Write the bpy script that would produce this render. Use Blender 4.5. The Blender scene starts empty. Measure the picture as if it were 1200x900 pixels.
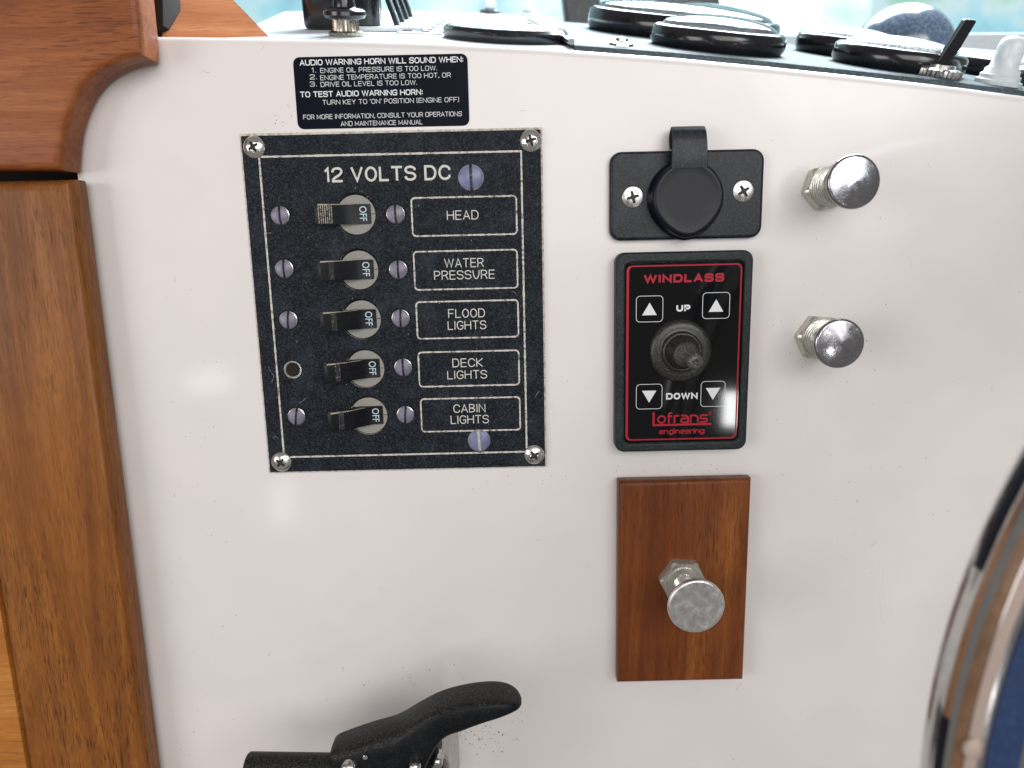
import bpy, math, random
from mathutils import Matrix, Vector
R = math.radians
random.seed(7)
SC = bpy.context.scene
COL = SC.collection
MM = 0.001

# ------------------------------------------------------------------ camera
# wall plane is y = 0, the camera stands 400 mm in front of it, 11 degrees nose down
F, DIST = 870.0, 400.0
p_, y_, r_ = R(10.994), R(-0.105), R(-1.279)
Rx = Matrix(((1, 0, 0), (0, math.cos(p_), -math.sin(p_)), (0, math.sin(p_), math.cos(p_))))
Ry = Matrix(((math.cos(y_), 0, math.sin(y_)), (0, 1, 0), (-math.sin(y_), 0, math.cos(y_))))
Rz = Matrix(((math.cos(r_), -math.sin(r_), 0), (math.sin(r_), math.cos(r_), 0), (0, 0, 1)))
RC = Rz @ Rx @ Ry
RT = RC.transposed()
cam = bpy.data.cameras.new('camera')
camo = bpy.data.objects.new('camera', cam)
COL.objects.link(camo)
SC.camera = camo
cam.sensor_width = 36
cam.lens = F * 36 / 1200
cam.clip_start = 0.005
cam.clip_end = 60
def bv(v): return Vector((v[0], v[2], -v[1]))
right, down, fwd = bv(RC[0]), bv(RC[1]), bv(RC[2])
m = Matrix((right, -down, -fwd)).transposed().to_4x4()
m.translation = Vector((0, -DIST * MM, 0))
camo.matrix_world = m
cam.dof.use_dof = True
cam.dof.focus_distance = 0.40
cam.dof.aperture_fstop = 7.0

def W(px, py, d=0.0):
    """point of the place seen at photo pixel (px,py) at d mm in front of the wall -> (x right, y up) in mm"""
    c = RT @ Vector(((px - 600) / F, (py - 450) / F, 1))
    t = (DIST - d) / c.z
    return (c.x * t, -c.y * t)

# ------------------------------------------------------------------ world, lamps, exposure
wd = bpy.data.worlds.new('World')
SC.world = wd
wd.use_nodes = True
bg = wd.node_tree.nodes['Background']
bg.inputs[0].default_value = (1.0, 0.955, 0.935, 1)
bg.inputs[1].default_value = 0.22
SC.view_settings.view_transform = 'Standard'
SC.view_settings.look = 'None'
SC.view_settings.exposure = 0.0
SC.view_settings.gamma = 1.0
def area(name, loc, tgt, sx, sy, power, col):
    l = bpy.data.lights.new(name, 'AREA'); l.shape = 'RECTANGLE'; l.size = sx; l.size_y = sy
    l.energy = power; l.color = col
    o = bpy.data.objects.new(name, l); COL.objects.link(o)
    o.location = loc
    o.rotation_euler = (Vector(tgt) - Vector(loc)).to_track_quat('-Z', 'Y').to_euler()
    return o
area('aft_doorway_light', (0.35, -1.9, 0.55), (0, 0, -0.08), 1.7, 1.2, 23.5, (1.0, 0.965, 0.955))
area('port_window_light', (-1.15, -1.0, 0.05), (0, 0, -0.15), 0.7, 0.6, 6.5, (1.0, 0.96, 0.94))
area('starboard_window_light', (0.95, -1.5, 0.6), (0.1, 0, -0.1), 0.6, 0.5, 4.0, (0.93, 0.98, 0.97))
area('windscreen_light', (0.35, 0.62, 0.95), (0.1, 0.1, 0.1), 0.9, 0.7, 62, (0.86, 0.95, 1.0))
# small lamps added aft only to put glints in the glossy faces
area('switch_glint_lamp', (0.482, -1.2, -0.375), (0.12, 0, -0.1), 0.032, 0.075, 0.24, (1.0, 1.0, 1.0))
area('wall_glint_lamp', (-0.66, -1.2, -0.29), (-0.16, 0, -0.07), 0.09, 0.05, 0.16, (1.0, 1.0, 1.0))
area('low_wall_glint_lamp', (-0.52, -1.2, -0.57), (-0.13, 0, -0.14), 0.05, 0.10, 0.15, (1.0, 1.0, 1.0))

# ------------------------------------------------------------------ materials
def mat(name, base, rough=0.5, metal=0.0, coat=0.0, spec=0.5, **k):
    m = bpy.data.materials.new(name); m.use_nodes = True
    b = m.node_tree.nodes['Principled BSDF']
    b.inputs['Base Color'].default_value = (*base, 1)
    b.inputs['Roughness'].default_value = rough
    b.inputs['Metallic'].default_value = metal
    b.inputs['Coat Weight'].default_value = coat
    b.inputs['Coat Roughness'].default_value = k.get('coat_rough', 0.12)
    b.inputs['Specular IOR Level'].default_value = spec
    return m
class NT:
    def __init__(s, m):
        s.m = m; s.t = m.node_tree; s.b = s.t.nodes['Principled BSDF']
        s.tc = s.t.nodes.new('ShaderNodeTexCoord')
    def link(s, a, b): s.t.links.new(a, b)
    def mapping(s, scale, rot=(0, 0, 0), loc=(0, 0, 0)):
        n = s.t.nodes.new('ShaderNodeMapping')
        n.inputs['Scale'].default_value = scale; n.inputs['Rotation'].default_value = rot; n.inputs['Location'].default_value = loc
        s.link(s.tc.outputs['Object'], n.inputs[0]); return n.outputs[0]
    def noise(s, vec, scale, detail=4, rough=0.5, dist=0.0):
        n = s.t.nodes.new('ShaderNodeTexNoise')
        n.inputs['Scale'].default_value = scale; n.inputs['Detail'].default_value = detail
        n.inputs['Roughness'].default_value = rough; n.inputs['Distortion'].default_value = dist
        s.link(vec, n.inputs['Vector']); return n.outputs[0]
    def voro(s, vec, scale):
        n = s.t.nodes.new('ShaderNodeTexVoronoi'); n.inputs['Scale'].default_value = scale
        s.link(vec, n.inputs['Vector']); return n
    def ramp(s, fac, stops, interp='LINEAR'):
        n = s.t.nodes.new('ShaderNodeValToRGB'); cr = n.color_ramp; cr.interpolation = interp
        while len(cr.elements) < len(stops): cr.elements.new(0.5)
        for e, (p, c) in zip(cr.elements, stops):
            e.position = p; e.color = (*c, 1) if isinstance(c, tuple) else (c, c, c, 1)
        s.link(fac, n.inputs[0]); return n.outputs[0]
    def mix(s, fac, a, b, mode='MIX'):
        n = s.t.nodes.new('ShaderNodeMix'); n.data_type = 'RGBA'; n.blend_type = mode
        for sock, v in ((n.inputs[0], fac), (n.inputs[6], a), (n.inputs[7], b)):
            if isinstance(v, (int, float)): sock.default_value = v
            elif isinstance(v, tuple): sock.default_value = (*v, 1)
            else: s.link(v, sock)
        return n.outputs[2]
    def math(s, op, a, b=0.0):
        n = s.t.nodes.new('ShaderNodeMath'); n.operation = op
        for sock, v in ((n.inputs[0], a), (n.inputs[1], b)):
            if isinstance(v, (int, float)): sock.default_value = v
            else: s.link(v, sock)
        return n.outputs[0]
    def bump(s, h, strength=0.3, dist=0.0005):
        n = s.t.nodes.new('ShaderNodeBump'); n.inputs['Strength'].default_value = strength
        n.inputs['Distance'].default_value = dist
        s.link(h, n.inputs['Height']); s.link(n.outputs[0], s.b.inputs['Normal']); return n
    def color(s, c): s.link(c, s.b.inputs['Base Color'])
    def rough(s, c): s.link(c, s.b.inputs['Roughness'])

def m_gelcoat():
    m = mat('white_gelcoat', (0.76, 0.72, 0.70), 0.3, coat=0.35, coat_rough=0.1)
    n = NT(m); v = n.mapping((1, 1, 1))
    big = n.noise(v, 7, 3)
    c = n.ramp(big, [(0.35, (0.735, 0.700, 0.685)), (0.65, (0.80, 0.748, 0.732))])
    # sparse dirt specks and fine dust
    vo = n.voro(v, 140)
    thr = n.ramp(n.noise(v, 23, 2), [(0.56, 0.0), (0.72, 0.085)])
    spk = n.math('LESS_THAN', vo.outputs['Distance'], thr)
    c = n.mix(n.math('MULTIPLY', spk, 0.55), c, (0.20, 0.17, 0.15))
    # hairline scratches
    sv = n.mapping((60, 900, 60), rot=(0, 0, R(38)))
    sc = n.ramp(n.noise(sv, 1.0, 2), [(0.74, 0.0), (0.78, 1.0)])
    msk = n.ramp(n.noise(v, 11, 1), [(0.55, 0.0), (0.62, 1.0)])
    # faint grime
    gr = n.ramp(n.noise(v, 13, 4, 0.5), [(0.5, 0.0), (0.9, 0.4)])
    c = n.mix(gr, c, (0.62, 0.59, 0.56))
    # faint circular rub marks on the side next to the steering wheel
    vl = n.t.nodes.new('ShaderNodeVectorMath'); vl.operation = 'DISTANCE'; n.link(n.tc.outputs['Object'], vl.inputs[0]); vl.inputs[1].default_value = (0.33, -0.19, 0)
    cx_ = n.t.nodes.new('ShaderNodeCombineXYZ'); n.link(vl.outputs['Value'], cx_.inputs[0])
    arcs = n.ramp(n.noise(cx_.outputs[0], 900, 2, 0.6), [(0.56, 0.0), (0.7, 1.0)])
    reg = n.math('MULTIPLY', n.ramp(vl.outputs['Value'], [(0.0, 1.0), (0.26, 1.0), (0.33, 0.0)]), n.ramp(n.noise(v, 17, 3), [(0.5, 0.0), (0.62, 1.0)]))
    c = n.mix(n.math('MULTIPLY', n.math('MULTIPLY', arcs, reg), 0.45), c, (0.86, 0.84, 0.82))
    # cooler grey patches: weaker light on the right put into the colour
    c = n.mix(n.ramp(n.noise(n.mapping((1, 1, 1), loc=(.3, .1, 0)), 4.5, 2), [(0.45, 0.0), (0.65, 0.4)]), c, (0.69, 0.675, 0.655))
    n.color(c)
    n.rough(n.ramp(n.noise(v, 30, 4), [(0.1, 0.27), (0.9, 0.40)]))
    n.bump(n.math('ADD', n.noise(v, 9, 2), n.math('MULTIPLY', n.noise(v, 1500, 2), 0.004)), 0.5, 0.0016)
    return m
def m_wood(name, dark, mid, light, axis, coat=0.5, rough=0.45, pores=0.6):
    m = mat(name, mid, rough, coat=coat * 0.4, coat_rough=0.3, spec=0.22)
    n = NT(m)
    def st(a, c, off=0):
        return n.mapping((a, c, c) if axis == 0 else (c, a, c), loc=(off, off * 1.7, 0))
    g1 = n.noise(st(3.5, 38), 1.0, 4, 0.6, 1.2)
    g2 = n.noise(st(14, 330, 3), 1.0, 4, 0.6, 0.3)
    g3 = n.noise(st(95, 1250, 5), 1.0, 2, 0.5, 0.2)
    g4 = n.noise(st(120, 2200, 9), 1.0, 3, 0.7)
    c = n.ramp(g1, [(0.30, dark), (0.5, mid), (0.72, light)])
    c = n.mix(n.ramp(g2, [(0.35, 0.5), (0.62, 0.0)]), c, dark)
    c = n.mix(n.ramp(g4, [(0.40, 0.45), (0.6, 0.0)]), c, dark)
    dens = n.ramp(n.noise(st(9, 28, 2), 1.0, 3), [(0.38, 0.25), (0.62, 1.0)])
    po = n.math('MULTIPLY', n.ramp(g3, [(0.55, 0.0), (0.66, pores * 0.8)]), dens)
    c = n.mix(po, c, tuple(x * 0.22 for x in dark))
    bl = n.ramp(n.noise(n.mapping((18, 18, 18)), 1.0, 3), [(0.4, 0.0), (0.75, 0.35)])
    c = n.mix(bl, c, tuple(min(1, x * 1.25) for x in mid))
    n.color(c)
    n.rough(n.ramp(g2, [(0.3, rough + 0.15), (0.7, rough - 0.08)]))
    n.bump(n.math('SUBTRACT', g2, n.math('MULTIPLY', po, 0.8)), 0.35, 0.00025)
    return m
def m_speckle(name, a, b, scale=1100, rough=0.55, spec=0.16, bump=0.25, lo=0.48, hi=0.78, dust=0.25, dustcol=(0.16, 0.2, 0.25)):
    m = mat(name, a, rough, spec=spec)
    n = NT(m); v = n.mapping((1, 1, 1))
    s = n.noise(v, scale, 2, 0.7)
    c = n.ramp(s, [(lo, a), (hi, b)])
    d = n.ramp(n.noise(v, 60, 5, 0.7), [(0.5, 0.0), (0.8, dust)])
    c = n.mix(d, c, dustcol)
    sc = n.ramp(n.noise(v, 2300, 1, 0.5), [(0.72, 0.0), (0.8, 0.55)])
    c = n.mix(n.math('MULTIPLY', sc, n.ramp(n.noise(v, 40, 2), [(0.45, 0.1), (0.6, 1.0)])), c, dustcol)
    n.color(c)
    n.bump(s, bump, 0.0003)
    return m
def m_steel(name, base=(0.62, 0.61, 0.59), rough=0.18, pit=0.5, aniso=0.0, pitcol=(0.16, 0.16, 0.15)):
    m = mat(name, base, rough, metal=1.0)
    n = NT(m); v = n.mapping((1, 1, 1))
    p = n.ramp(n.noise(v, 900, 3, 0.7), [(0.52, 0.0), (0.7, pit)])
    p2 = n.math('MULTIPLY', p, n.ramp(n.noise(v, 90, 3), [(0.35, 0.15), (0.65, 1.0)]))
    n.color(n.mix(p2, base, pitcol))
    n.rough(n.math('ADD', n.math('MULTIPLY', p2, 0.4), n.math('MULTIPLY', n.noise(v, 220, 3), rough * 1.6)))
    n.bump(n.noise(v, 500, 3), 0.12, 0.0002)
    if aniso:
        n.b.inputs['Anisotropic'].default_value = aniso
        t = n.t.nodes.new('ShaderNodeTangent'); t.direction_type = 'RADIAL'; t.axis = 'Z'
        n.link(t.outputs[0], n.b.inputs['Tangent'])
    return m
def m_worn(name, col, dirt, scale=700, lo=0.45, hi=0.6, rough=0.6):
    m = mat(name, col, rough)
    n = NT(m); v = n.mapping((1, 1, 1))
    n.color(n.mix(n.ramp(n.noise(v, scale, 3, 0.6), [(lo, 0.0), (hi, 1.0)]), col, dirt))
    return m

GEL = m_gelcoat()
TEAK_UP = m_wood('varnished_teak_level', (0.145, 0.038, 0.010), (0.30, 0.090, 0.024), (0.42, 0.152, 0.046), 0, 0.35, 0.42, 0.75)
TEAK_LOW = m_wood('varnished_teak_upright', (0.12, 0.036, 0.006), (0.265, 0.092, 0.017), (0.385, 0.152, 0.032), 1, 0.3, 0.45, 0.9)
TEAK_RAIL = m_wood('orange_teak', (0.30, 0.10, 0.018), (0.50, 0.20, 0.04), (0.62, 0.28, 0.07), 0, 0.4, 0.4)
TEAK_DK = m_wood('dark_teak_plate', (0.085, 0.019, 0.005), (0.19, 0.050, 0.010), (0.33, 0.115, 0.022), 1, 0.4, 0.42, 0.8)
TEAK_SUN = m_wood('pale_orange_wood', (0.36, 0.12, 0.045), (0.52, 0.20, 0.08), (0.62, 0.30, 0.15), 0, 0.3, 0.4)
DARKHOLE = mat('dark_interior', (0.012, 0.008, 0.006), 0.9)
BLK_PLATE = m_speckle('engraved_black_laminate', (0.0045, 0.0065, 0.010), (0.062, 0.078, 0.095), 1400, lo=0.48, hi=0.82, dust=0.14, spec=0.12)
CORE = m_worn('beige_laminate_core', (0.62, 0.57, 0.50), (0.36, 0.32, 0.27), 500)
ENGR = m_worn('engraved_beige_line', (0.60, 0.565, 0.51), (0.12, 0.12, 0.11), 600, 0.50, 0.68)
STICKER = mat('black_vinyl', (0.003, 0.005, 0.012), 0.4, spec=0.06)
INK_W = mat('white_print', (0.74, 0.76, 0.78), 0.5)
INK_E = m_worn('cream_engraving', (0.66, 0.65, 0.60), (0.34, 0.34, 0.32), 1500, 0.5, 0.75)
INK_G = mat('pale_blue_print', (0.50, 0.66, 0.72), 0.5)
INK_R = mat('red_print', (0.40, 0.018, 0.035), 0.45, spec=0.2)
LAV = m_worn('lavender_screw_head', (0.215, 0.20, 0.275), (0.15, 0.14, 0.195), 300, 0.4, 0.65, 0.33)
LAV2 = m_worn('bluer_screw_head', (0.185, 0.20, 0.35), (0.14, 0.155, 0.27), 300, 0.4, 0.65, 0.33)
SLOTD = m_worn('grimy_slot', (0.025, 0.024, 0.03), (0.25, 0.23, 0.22), 800, 0.55, 0.7)
SLOTL = m_worn('bright_slot', (0.50, 0.48, 0.44), (0.1, 0.1, 0.1), 1200, 0.5, 0.7)
SCREW = m_steel('stainless_screw', (0.82, 0.80, 0.76), 0.24, 0.4)
SCREWG = m_steel('dull_stainless_screw', (0.55, 0.54, 0.52), 0.32, 0.7)
GRIME = mat('screw_recess_grime', (0.025, 0.03, 0.025), 0.8)
GREYPL = m_speckle('grey_breaker_plastic', (0.27, 0.265, 0.24), (0.40, 0.395, 0.36), 1400, 0.6, 0.3, 0.2, dust=0.1, dustcol=(0.3, 0.3, 0.28))
BLKPL = m_speckle('black_breaker_plastic', (0.003, 0.0035, 0.005), (0.014, 0.017, 0.022), 900, 0.38, 0.25, 0.1, dust=0.08)
WORN1 = m_worn('worn_ridges', (0.50, 0.47, 0.38), (0.04, 0.04, 0.04), 900, 0.48, 0.6)
WORN3 = m_worn('worn_brown_edge', (0.42, 0.38, 0.30), (0.08, 0.07, 0.06), 500, 0.5, 0.68)
WORN2 = m_worn('lightly_worn_ridges', (0.04, 0.04, 0.04), (0.32, 0.29, 0.23), 700, 0.56, 0.7)
RUB = m_speckle('black_moulded_rubber', (0.004, 0.0055, 0.009), (0.032, 0.043, 0.056), 900, 0.40, 0.32, 0.15, dust=0.35, dustcol=(0.06, 0.08, 0.10))
RUBC = m_speckle('smooth_black_rubber', (0.003, 0.004, 0.009), (0.007, 0.010, 0.018), 900, 0.36, 0.28, 0.08, dust=0.15, dustcol=(0.03, 0.04, 0.06))
FRAME = m_speckle('dark_grey_frame_plastic', (0.010, 0.015, 0.016), (0.045, 0.056, 0.055), 900, 0.5, 0.3, 0.25, dust=0.3, dustcol=(0.06, 0.075, 0.075))
GLOSSB = mat('glossy_black_face', (0.0015, 0.002, 0.003), 0.06, spec=0.45)
BOOT = m_speckle('dusty_rubber_boot', (0.006, 0.0065, 0.006), (0.17, 0.17, 0.135), 1500, 0.36, 0.6, 0.3, 0.5, 0.85, dust=0.22, dustcol=(0.09, 0.09, 0.07))
BOOTT = m_speckle('lit_dusty_rubber', (0.03, 0.03, 0.027), (0.22, 0.215, 0.18), 1200, 0.35, 0.7, 0.2, 0.42, 0.8, dust=0.3, dustcol=(0.14, 0.14, 0.12))  # paler than the boot: the lit toggle put into the colour, with dust
CHROME = m_steel('turned_chrome', (0.40, 0.40, 0.42), 0.2, 0.75, 0.6, (0.12, 0.12, 0.14))
CHROME2 = m_steel('brushed_nickel', (0.86, 0.85, 0.83), 0.42, 0.6, 0.0, (0.25, 0.25, 0.23))
NUT = m_steel('weathered_nut', (0.58, 0.575, 0.52), 0.34, 0.6, 0.0, (0.20, 0.22, 0.16)); NUT.node_tree.nodes['Principled BSDF'].inputs['Metallic'].default_value = 0.72
LEVERM = m_speckle('gritty_black_casting', (0.003, 0.004, 0.004), (0.10, 0.097, 0.085), 1400, 0.5, 0.25, 0.6, 0.48, 0.85, dust=0.12, dustcol=(0.10, 0.09, 0.08))
LEVERF = m_speckle('smooth_black_casting', (0.002, 0.003, 0.004), (0.015, 0.018, 0.020), 900, 0.45, 0.2, 0.15, dust=0.05)
RIMST = m_steel('polished_steel_rim', (0.56, 0.56, 0.55), 0.2, 0.3)
BROWN_REFL = m_wood('brown_rim_reflection', (0.14, 0.075, 0.04), (0.22, 0.125, 0.07), (0.30, 0.18, 0.11), 0, 0.4, 0.35, 0.1)  # this and the next two: colours of reflections in the steel rim
PINKC = mat('beige_rim_reflection', (0.42, 0.33, 0.28), 0.5)
BLUEC = m_speckle('blue_rim_reflection', (0.016, 0.035, 0.10), (0.035, 0.065, 0.15), 500, 0.6, 0.3, 0.2, dust=0.05)
DASHW = m_speckle('white_grained_dash', (0.62, 0.68, 0.72), (0.80, 0.84, 0.87), 500, 0.5, 0.4, 0.3, dust=0.1, dustcol=(0.6, 0.65, 0.7))
PANELG = m_speckle('grey_textured_instrument_panel', (0.05, 0.066, 0.075), (0.12, 0.15, 0.17), 500, 0.6, 0.12, 0.3, dust=0.2, dustcol=(0.3, 0.35, 0.4))
BEZEL = m_speckle('glossy_black_bezel', (0.006, 0.007, 0.010), (0.02, 0.02, 0.025), 600, 0.18, 0.6, 0.05, dust=0.05)
DIAL = mat('dark_dial', (0.05, 0.055, 0.06), 0.4)
POSTM = m_speckle('grey_window_post', (0.05, 0.055, 0.06), (0.10, 0.11, 0.12), 300, 0.4, 0.4, 0.05, dust=0.1)
BRASS = m_steel('knurled_brass', (0.42, 0.40, 0.34), 0.35, 0.4)
MILKY = mat('translucent_white_rubber', (0.80, 0.86, 0.88), 0.3); MILKY.node_tree.nodes['Principled BSDF'].inputs['Transmission Weight'].default_value = 0.3
def m_glass(name, tint=(1, 1, 1), rough=0.0):
    m = mat(name, tint, rough); b = m.node_tree.nodes['Principled BSDF']
    b.inputs['Transmission Weight'].default_value = 1.0; b.inputs['IOR'].default_value = 1.45
    return m
GLASS = m_glass('clear_lens')
BLOOM_LENS = mat('bloom_whitened_lens', (0.72, 0.78, 0.82), 0.25, coat=0.6)  # speckled lens, sunlight bloom put into its white colour
_n = NT(BLOOM_LENS); _v = _n.mapping((1, 1, 1))
_n.color(_n.ramp(_n.noise(_v, 700, 3, 0.7), [(0.42, (0.30, 0.38, 0.46)), (0.56, (0.80, 0.85, 0.88))]))
FROSTB = mat('spotted_compass_dome', (0.2, 0.3, 0.42), 0.2, coat=0.7)
_n = NT(FROSTB); _v = _n.mapping((1, 1, 1))
_n.color(_n.ramp(_n.noise(_v, 420, 3, 0.7), [(0.45, (0.07, 0.11, 0.17)), (0.72, (0.20, 0.25, 0.32))]))
PANE = bpy.data.materials.new('windscreen_glass'); PANE.use_nodes = True
_t = PANE.node_tree; _t.nodes.clear()
_o = _t.nodes.new('ShaderNodeOutputMaterial'); _mx = _t.nodes.new('ShaderNodeMixShader'); _tr = _t.nodes.new('ShaderNodeBsdfTransparent'); _gl = _t.nodes.new('ShaderNodeBsdfGlossy')
_tr.inputs[0].default_value = (0.93, 0.98, 0.98, 1); _gl.inputs[1].default_value = 0.03; _mx.inputs[0].default_value = 0.06
_t.links.new(_tr.outputs[0], _mx.inputs[1]); _t.links.new(_gl.outputs[0], _mx.inputs[2]); _t.links.new(_mx.outputs[0], _o.inputs[0])
SKYM = bpy.data.materials.new('bright_outdoors'); SKYM.use_nodes = True
_t = SKYM.node_tree; _t.nodes.clear()
_o = _t.nodes.new('ShaderNodeOutputMaterial'); _e = _t.nodes.new('ShaderNodeEmission'); _tc = _t.nodes.new('ShaderNodeTexCoord')
_nz = _t.nodes.new('ShaderNodeTexNoise'); _nz.inputs['Scale'].default_value = 3.6; _nz.inputs['Detail'].default_value = 5
_cr = _t.nodes.new('ShaderNodeValToRGB')
for i, (p, c) in enumerate([(0.32, (0.30, 0.62, 0.80)), (0.45, (0.52, 0.86, 0.98)), (0.55, (0.80, 0.95, 0.98)), (0.66, (0.45, 0.78, 0.62))]):
    e = _cr.color_ramp.elements[i] if i < 2 else _cr.color_ramp.elements.new(p)
    e.position = p; e.color = (*c, 1)
_t.links.new(_tc.outputs['Object'], _nz.inputs['Vector']); _t.links.new(_nz.outputs[0], _cr.inputs[0]); _t.links.new(_cr.outputs[0], _e.inputs[0]); _t.links.new(_e.outputs[0], _o.inputs[0])
_e.inputs[1].default_value = 1.0

# ------------------------------------------------------------------ builders
# every thing lives in a local frame: x right, y up, z out of the wall (towards the camera)
ROT = Matrix.Rotation(R(90), 4, 'X')
def props(o, label=None, cat=None, group=None, kind=None):
    for k, v in (('label', label), ('category', cat), ('group', group), ('kind', kind)):
        if v: o[k] = v
    return o
def place(o, at=(0, 0, 0), rot=None):
    M = Matrix.Translation(Vector((at[0], -at[2], at[1])) * MM) @ ROT
    if rot: M = M @ rot
    o.matrix_world = M
    return o
def thing(name, label, cat, at=(0, 0, 0), group=None, rot=None):
    o = bpy.data.objects.new(name, None); COL.objects.link(o); o.empty_display_size = 0.01
    place(o, at, rot)
    return props(o, label, cat, group)
def sub(pts, at): return [(p[0] - at[0], p[1] - at[1]) for p in pts]
def obj(name, me, parent=None, loc=(0, 0, 0), rz=0.0):
    o = bpy.data.objects.new(name, me); COL.objects.link(o)
    if parent is not None: o.parent = parent
    o.location = Vector(loc) * MM; o.rotation_euler = (0, 0, rz)
    return o
def mesh(name, vs, fs, mats, smooth=True, idx=None, ang=40):
    me = bpy.data.meshes.new(name)
    me.from_pydata([Vector(v) * MM for v in vs], [], fs)
    for mt in (mats if isinstance(mats, (list, tuple)) else [mats]): me.materials.append(mt)
    if idx:
        for p, i in zip(me.polygons, idx): p.material_index = i
    import bmesh
    bm = bmesh.new(); bm.from_mesh(me); bmesh.ops.recalc_face_normals(bm, faces=bm.faces)
    for f in bm.faces: f.smooth = smooth
    if smooth:
        for e in bm.edges:
            if len(e.link_faces) == 2 and e.calc_face_angle(0) > R(ang): e.smooth = False
    bm.to_mesh(me); bm.free()
    return me
def curve_mesh(name, loops, z0, z1, bevel, mt, smooth=True):
    cu = bpy.data.curves.new('tmp', 'CURVE'); cu.dimensions = '2D'; cu.fill_mode = 'BOTH'
    for lp in loops:
        s = cu.splines.new('POLY'); s.points.add(len(lp) - 1)
        for pt, q in zip(s.points, lp): pt.co = (q[0], q[1], 0, 1)
        s.use_cyclic_u = True
    h = (z1 - z0) / 2
    cu.extrude = max(h - bevel, 0.0); cu.bevel_depth = bevel; cu.bevel_resolution = 3 if bevel > 0.6 else 1; cu.offset = -bevel
    o = bpy.data.objects.new('tmp', cu); COL.objects.link(o)
    dg = bpy.context.evaluated_depsgraph_get(); dg.update()
    me = bpy.data.meshes.new_from_object(o.evaluated_get(dg))
    bpy.data.objects.remove(o); bpy.data.curves.remove(cu)
    me.transform(Matrix.Scale(MM, 4) @ Matrix.Translation((0, 0, (z0 + z1) / 2)))
    me.name = name; me.materials.clear(); me.materials.append(mt)
    import bmesh
    bm = bmesh.new(); bm.from_mesh(me)
    bmesh.ops.remove_doubles(bm, verts=bm.verts, dist=1e-6)
    bmesh.ops.recalc_face_normals(bm, faces=bm.faces)
    for f in bm.faces: f.smooth = smooth and abs(f.normal.z) < 0.999
    for e in bm.edges:
        if len(e.link_faces) == 2 and e.calc_face_angle(0) > R(32): e.smooth = False
    bm.to_mesh(me); bm.free()
    return me
def slab(name, loops, z0, z1, bevel, mt, parent=None, loc=(0, 0, 0)):
    return obj(name, curve_mesh(name, loops, z0, z1, bevel, mt), parent, loc)
def rrect(x0, y0, x1, y1, r, n=6):
    out = []
    for cx, cy, a in ((x1 - r, y1 - r, 0), (x0 + r, y1 - r, 90), (x0 + r, y0 + r, 180), (x1 - r, y0 + r, 270)):
        for k in range(n + 1):
            t = R(a + 90 * k / n); out.append((cx + r * math.cos(t), cy + r * math.sin(t)))
    return out
def circ(cx, cy, r, n=48): return [(cx + r * math.cos(2 * math.pi * k / n), cy + r * math.sin(2 * math.pi * k / n)) for k in range(n)]
def lathe(name, prof, mt, n=64, idx=None, close=True, warp=None, ang=40):
    vs, fs = [], []
    for r, z in prof:
        for k in range(n):
            a = 2 * math.pi * k / n; rr = r if warp is None else warp(r, z, a)
            vs.append((rr * math.cos(a), rr * math.sin(a), z))
    for i in range(len(prof) - 1):
        for k in range(n):
            a, b = i * n + k, i * n + (k + 1) % n
            fs.append((a, b, b + n, a + n))
    ids = None
    if idx: ids = [idx[i] for i in range(len(prof) - 1) for k in range(n)]
    return mesh(name, vs, fs, mt, True, ids, ang)
def hf_disc(name, Rr, fn, mats, rings=22, n=72, skirt=0.0):
    """head of a screw as a height field: fn(x, y, r) -> (z, material index)"""
    vs, fs, ids = [(0, 0, fn(0, 0, 0)[0])], [], []
    for i in range(1, rings + 1):
        r = Rr * i / rings
        for k in range(n):
            a = 2 * math.pi * k / n; x, y = r * math.cos(a), r * math.sin(a)
            vs.append((x, y, fn(x, y, r)[0]))
    if skirt is not None:
        for k in range(n):
            a = 2 * math.pi * k / n; vs.append((Rr * math.cos(a), Rr * math.sin(a), skirt))
    def mid(*q):
        x = sum(vs[i][0] for i in q) / len(q); y = sum(vs[i][1] for i in q) / len(q)
        return fn(x, y, math.hypot(x, y))[1]
    for k in range(n):
        f = (0, 1 + k, 1 + (k + 1) % n); fs.append(f); ids.append(mid(*f))
    for i in range(rings - 1 + (1 if skirt is not None else 0)):
        for k in range(n):
            a, b = 1 + i * n + k, 1 + i * n + (k + 1) % n
            f = (a, a + n, b + n, b); fs.append(f); ids.append(mid(*f) if i < rings - 1 else 0)
    return mesh(name, vs, fs, mats, True, ids, 50)
def path_round(pts, r, closed, sharp=()):
    n = len(pts); out = []
    for i, p in enumerate(pts):
        if (not closed and i in (0, n - 1)) or i in sharp or r <= 0: out.append(Vector(p)); continue
        P, A, B = Vector(p), Vector(pts[i - 1]), Vector(pts[(i + 1) % n])
        d1, d2 = (A - P), (B - P)
        if r > 50: q1, q2 = d1.length * 0.5, d2.length * 0.5
        else: q1 = q2 = min(r, d1.length * 0.5, d2.length * 0.5)
        if i == 1 and not closed and r > 50: q1 = min(d1.length * 0.95, q1 * 2)
        if i == n - 2 and not closed and r > 50: q2 = min(d2.length * 0.95, q2 * 2)
        a, b = P + d1.normalized() * q1, P + d2.normalized() * q2
        ca, cb = a.lerp(P, 0.552), b.lerp(P, 0.552)
        for k in range(8):
            t = k / 7; u = 1 - t
            out.append(a * u ** 3 + ca * 3 * u * u * t + cb * 3 * u * t * t + b * t ** 3)
    return out
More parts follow.
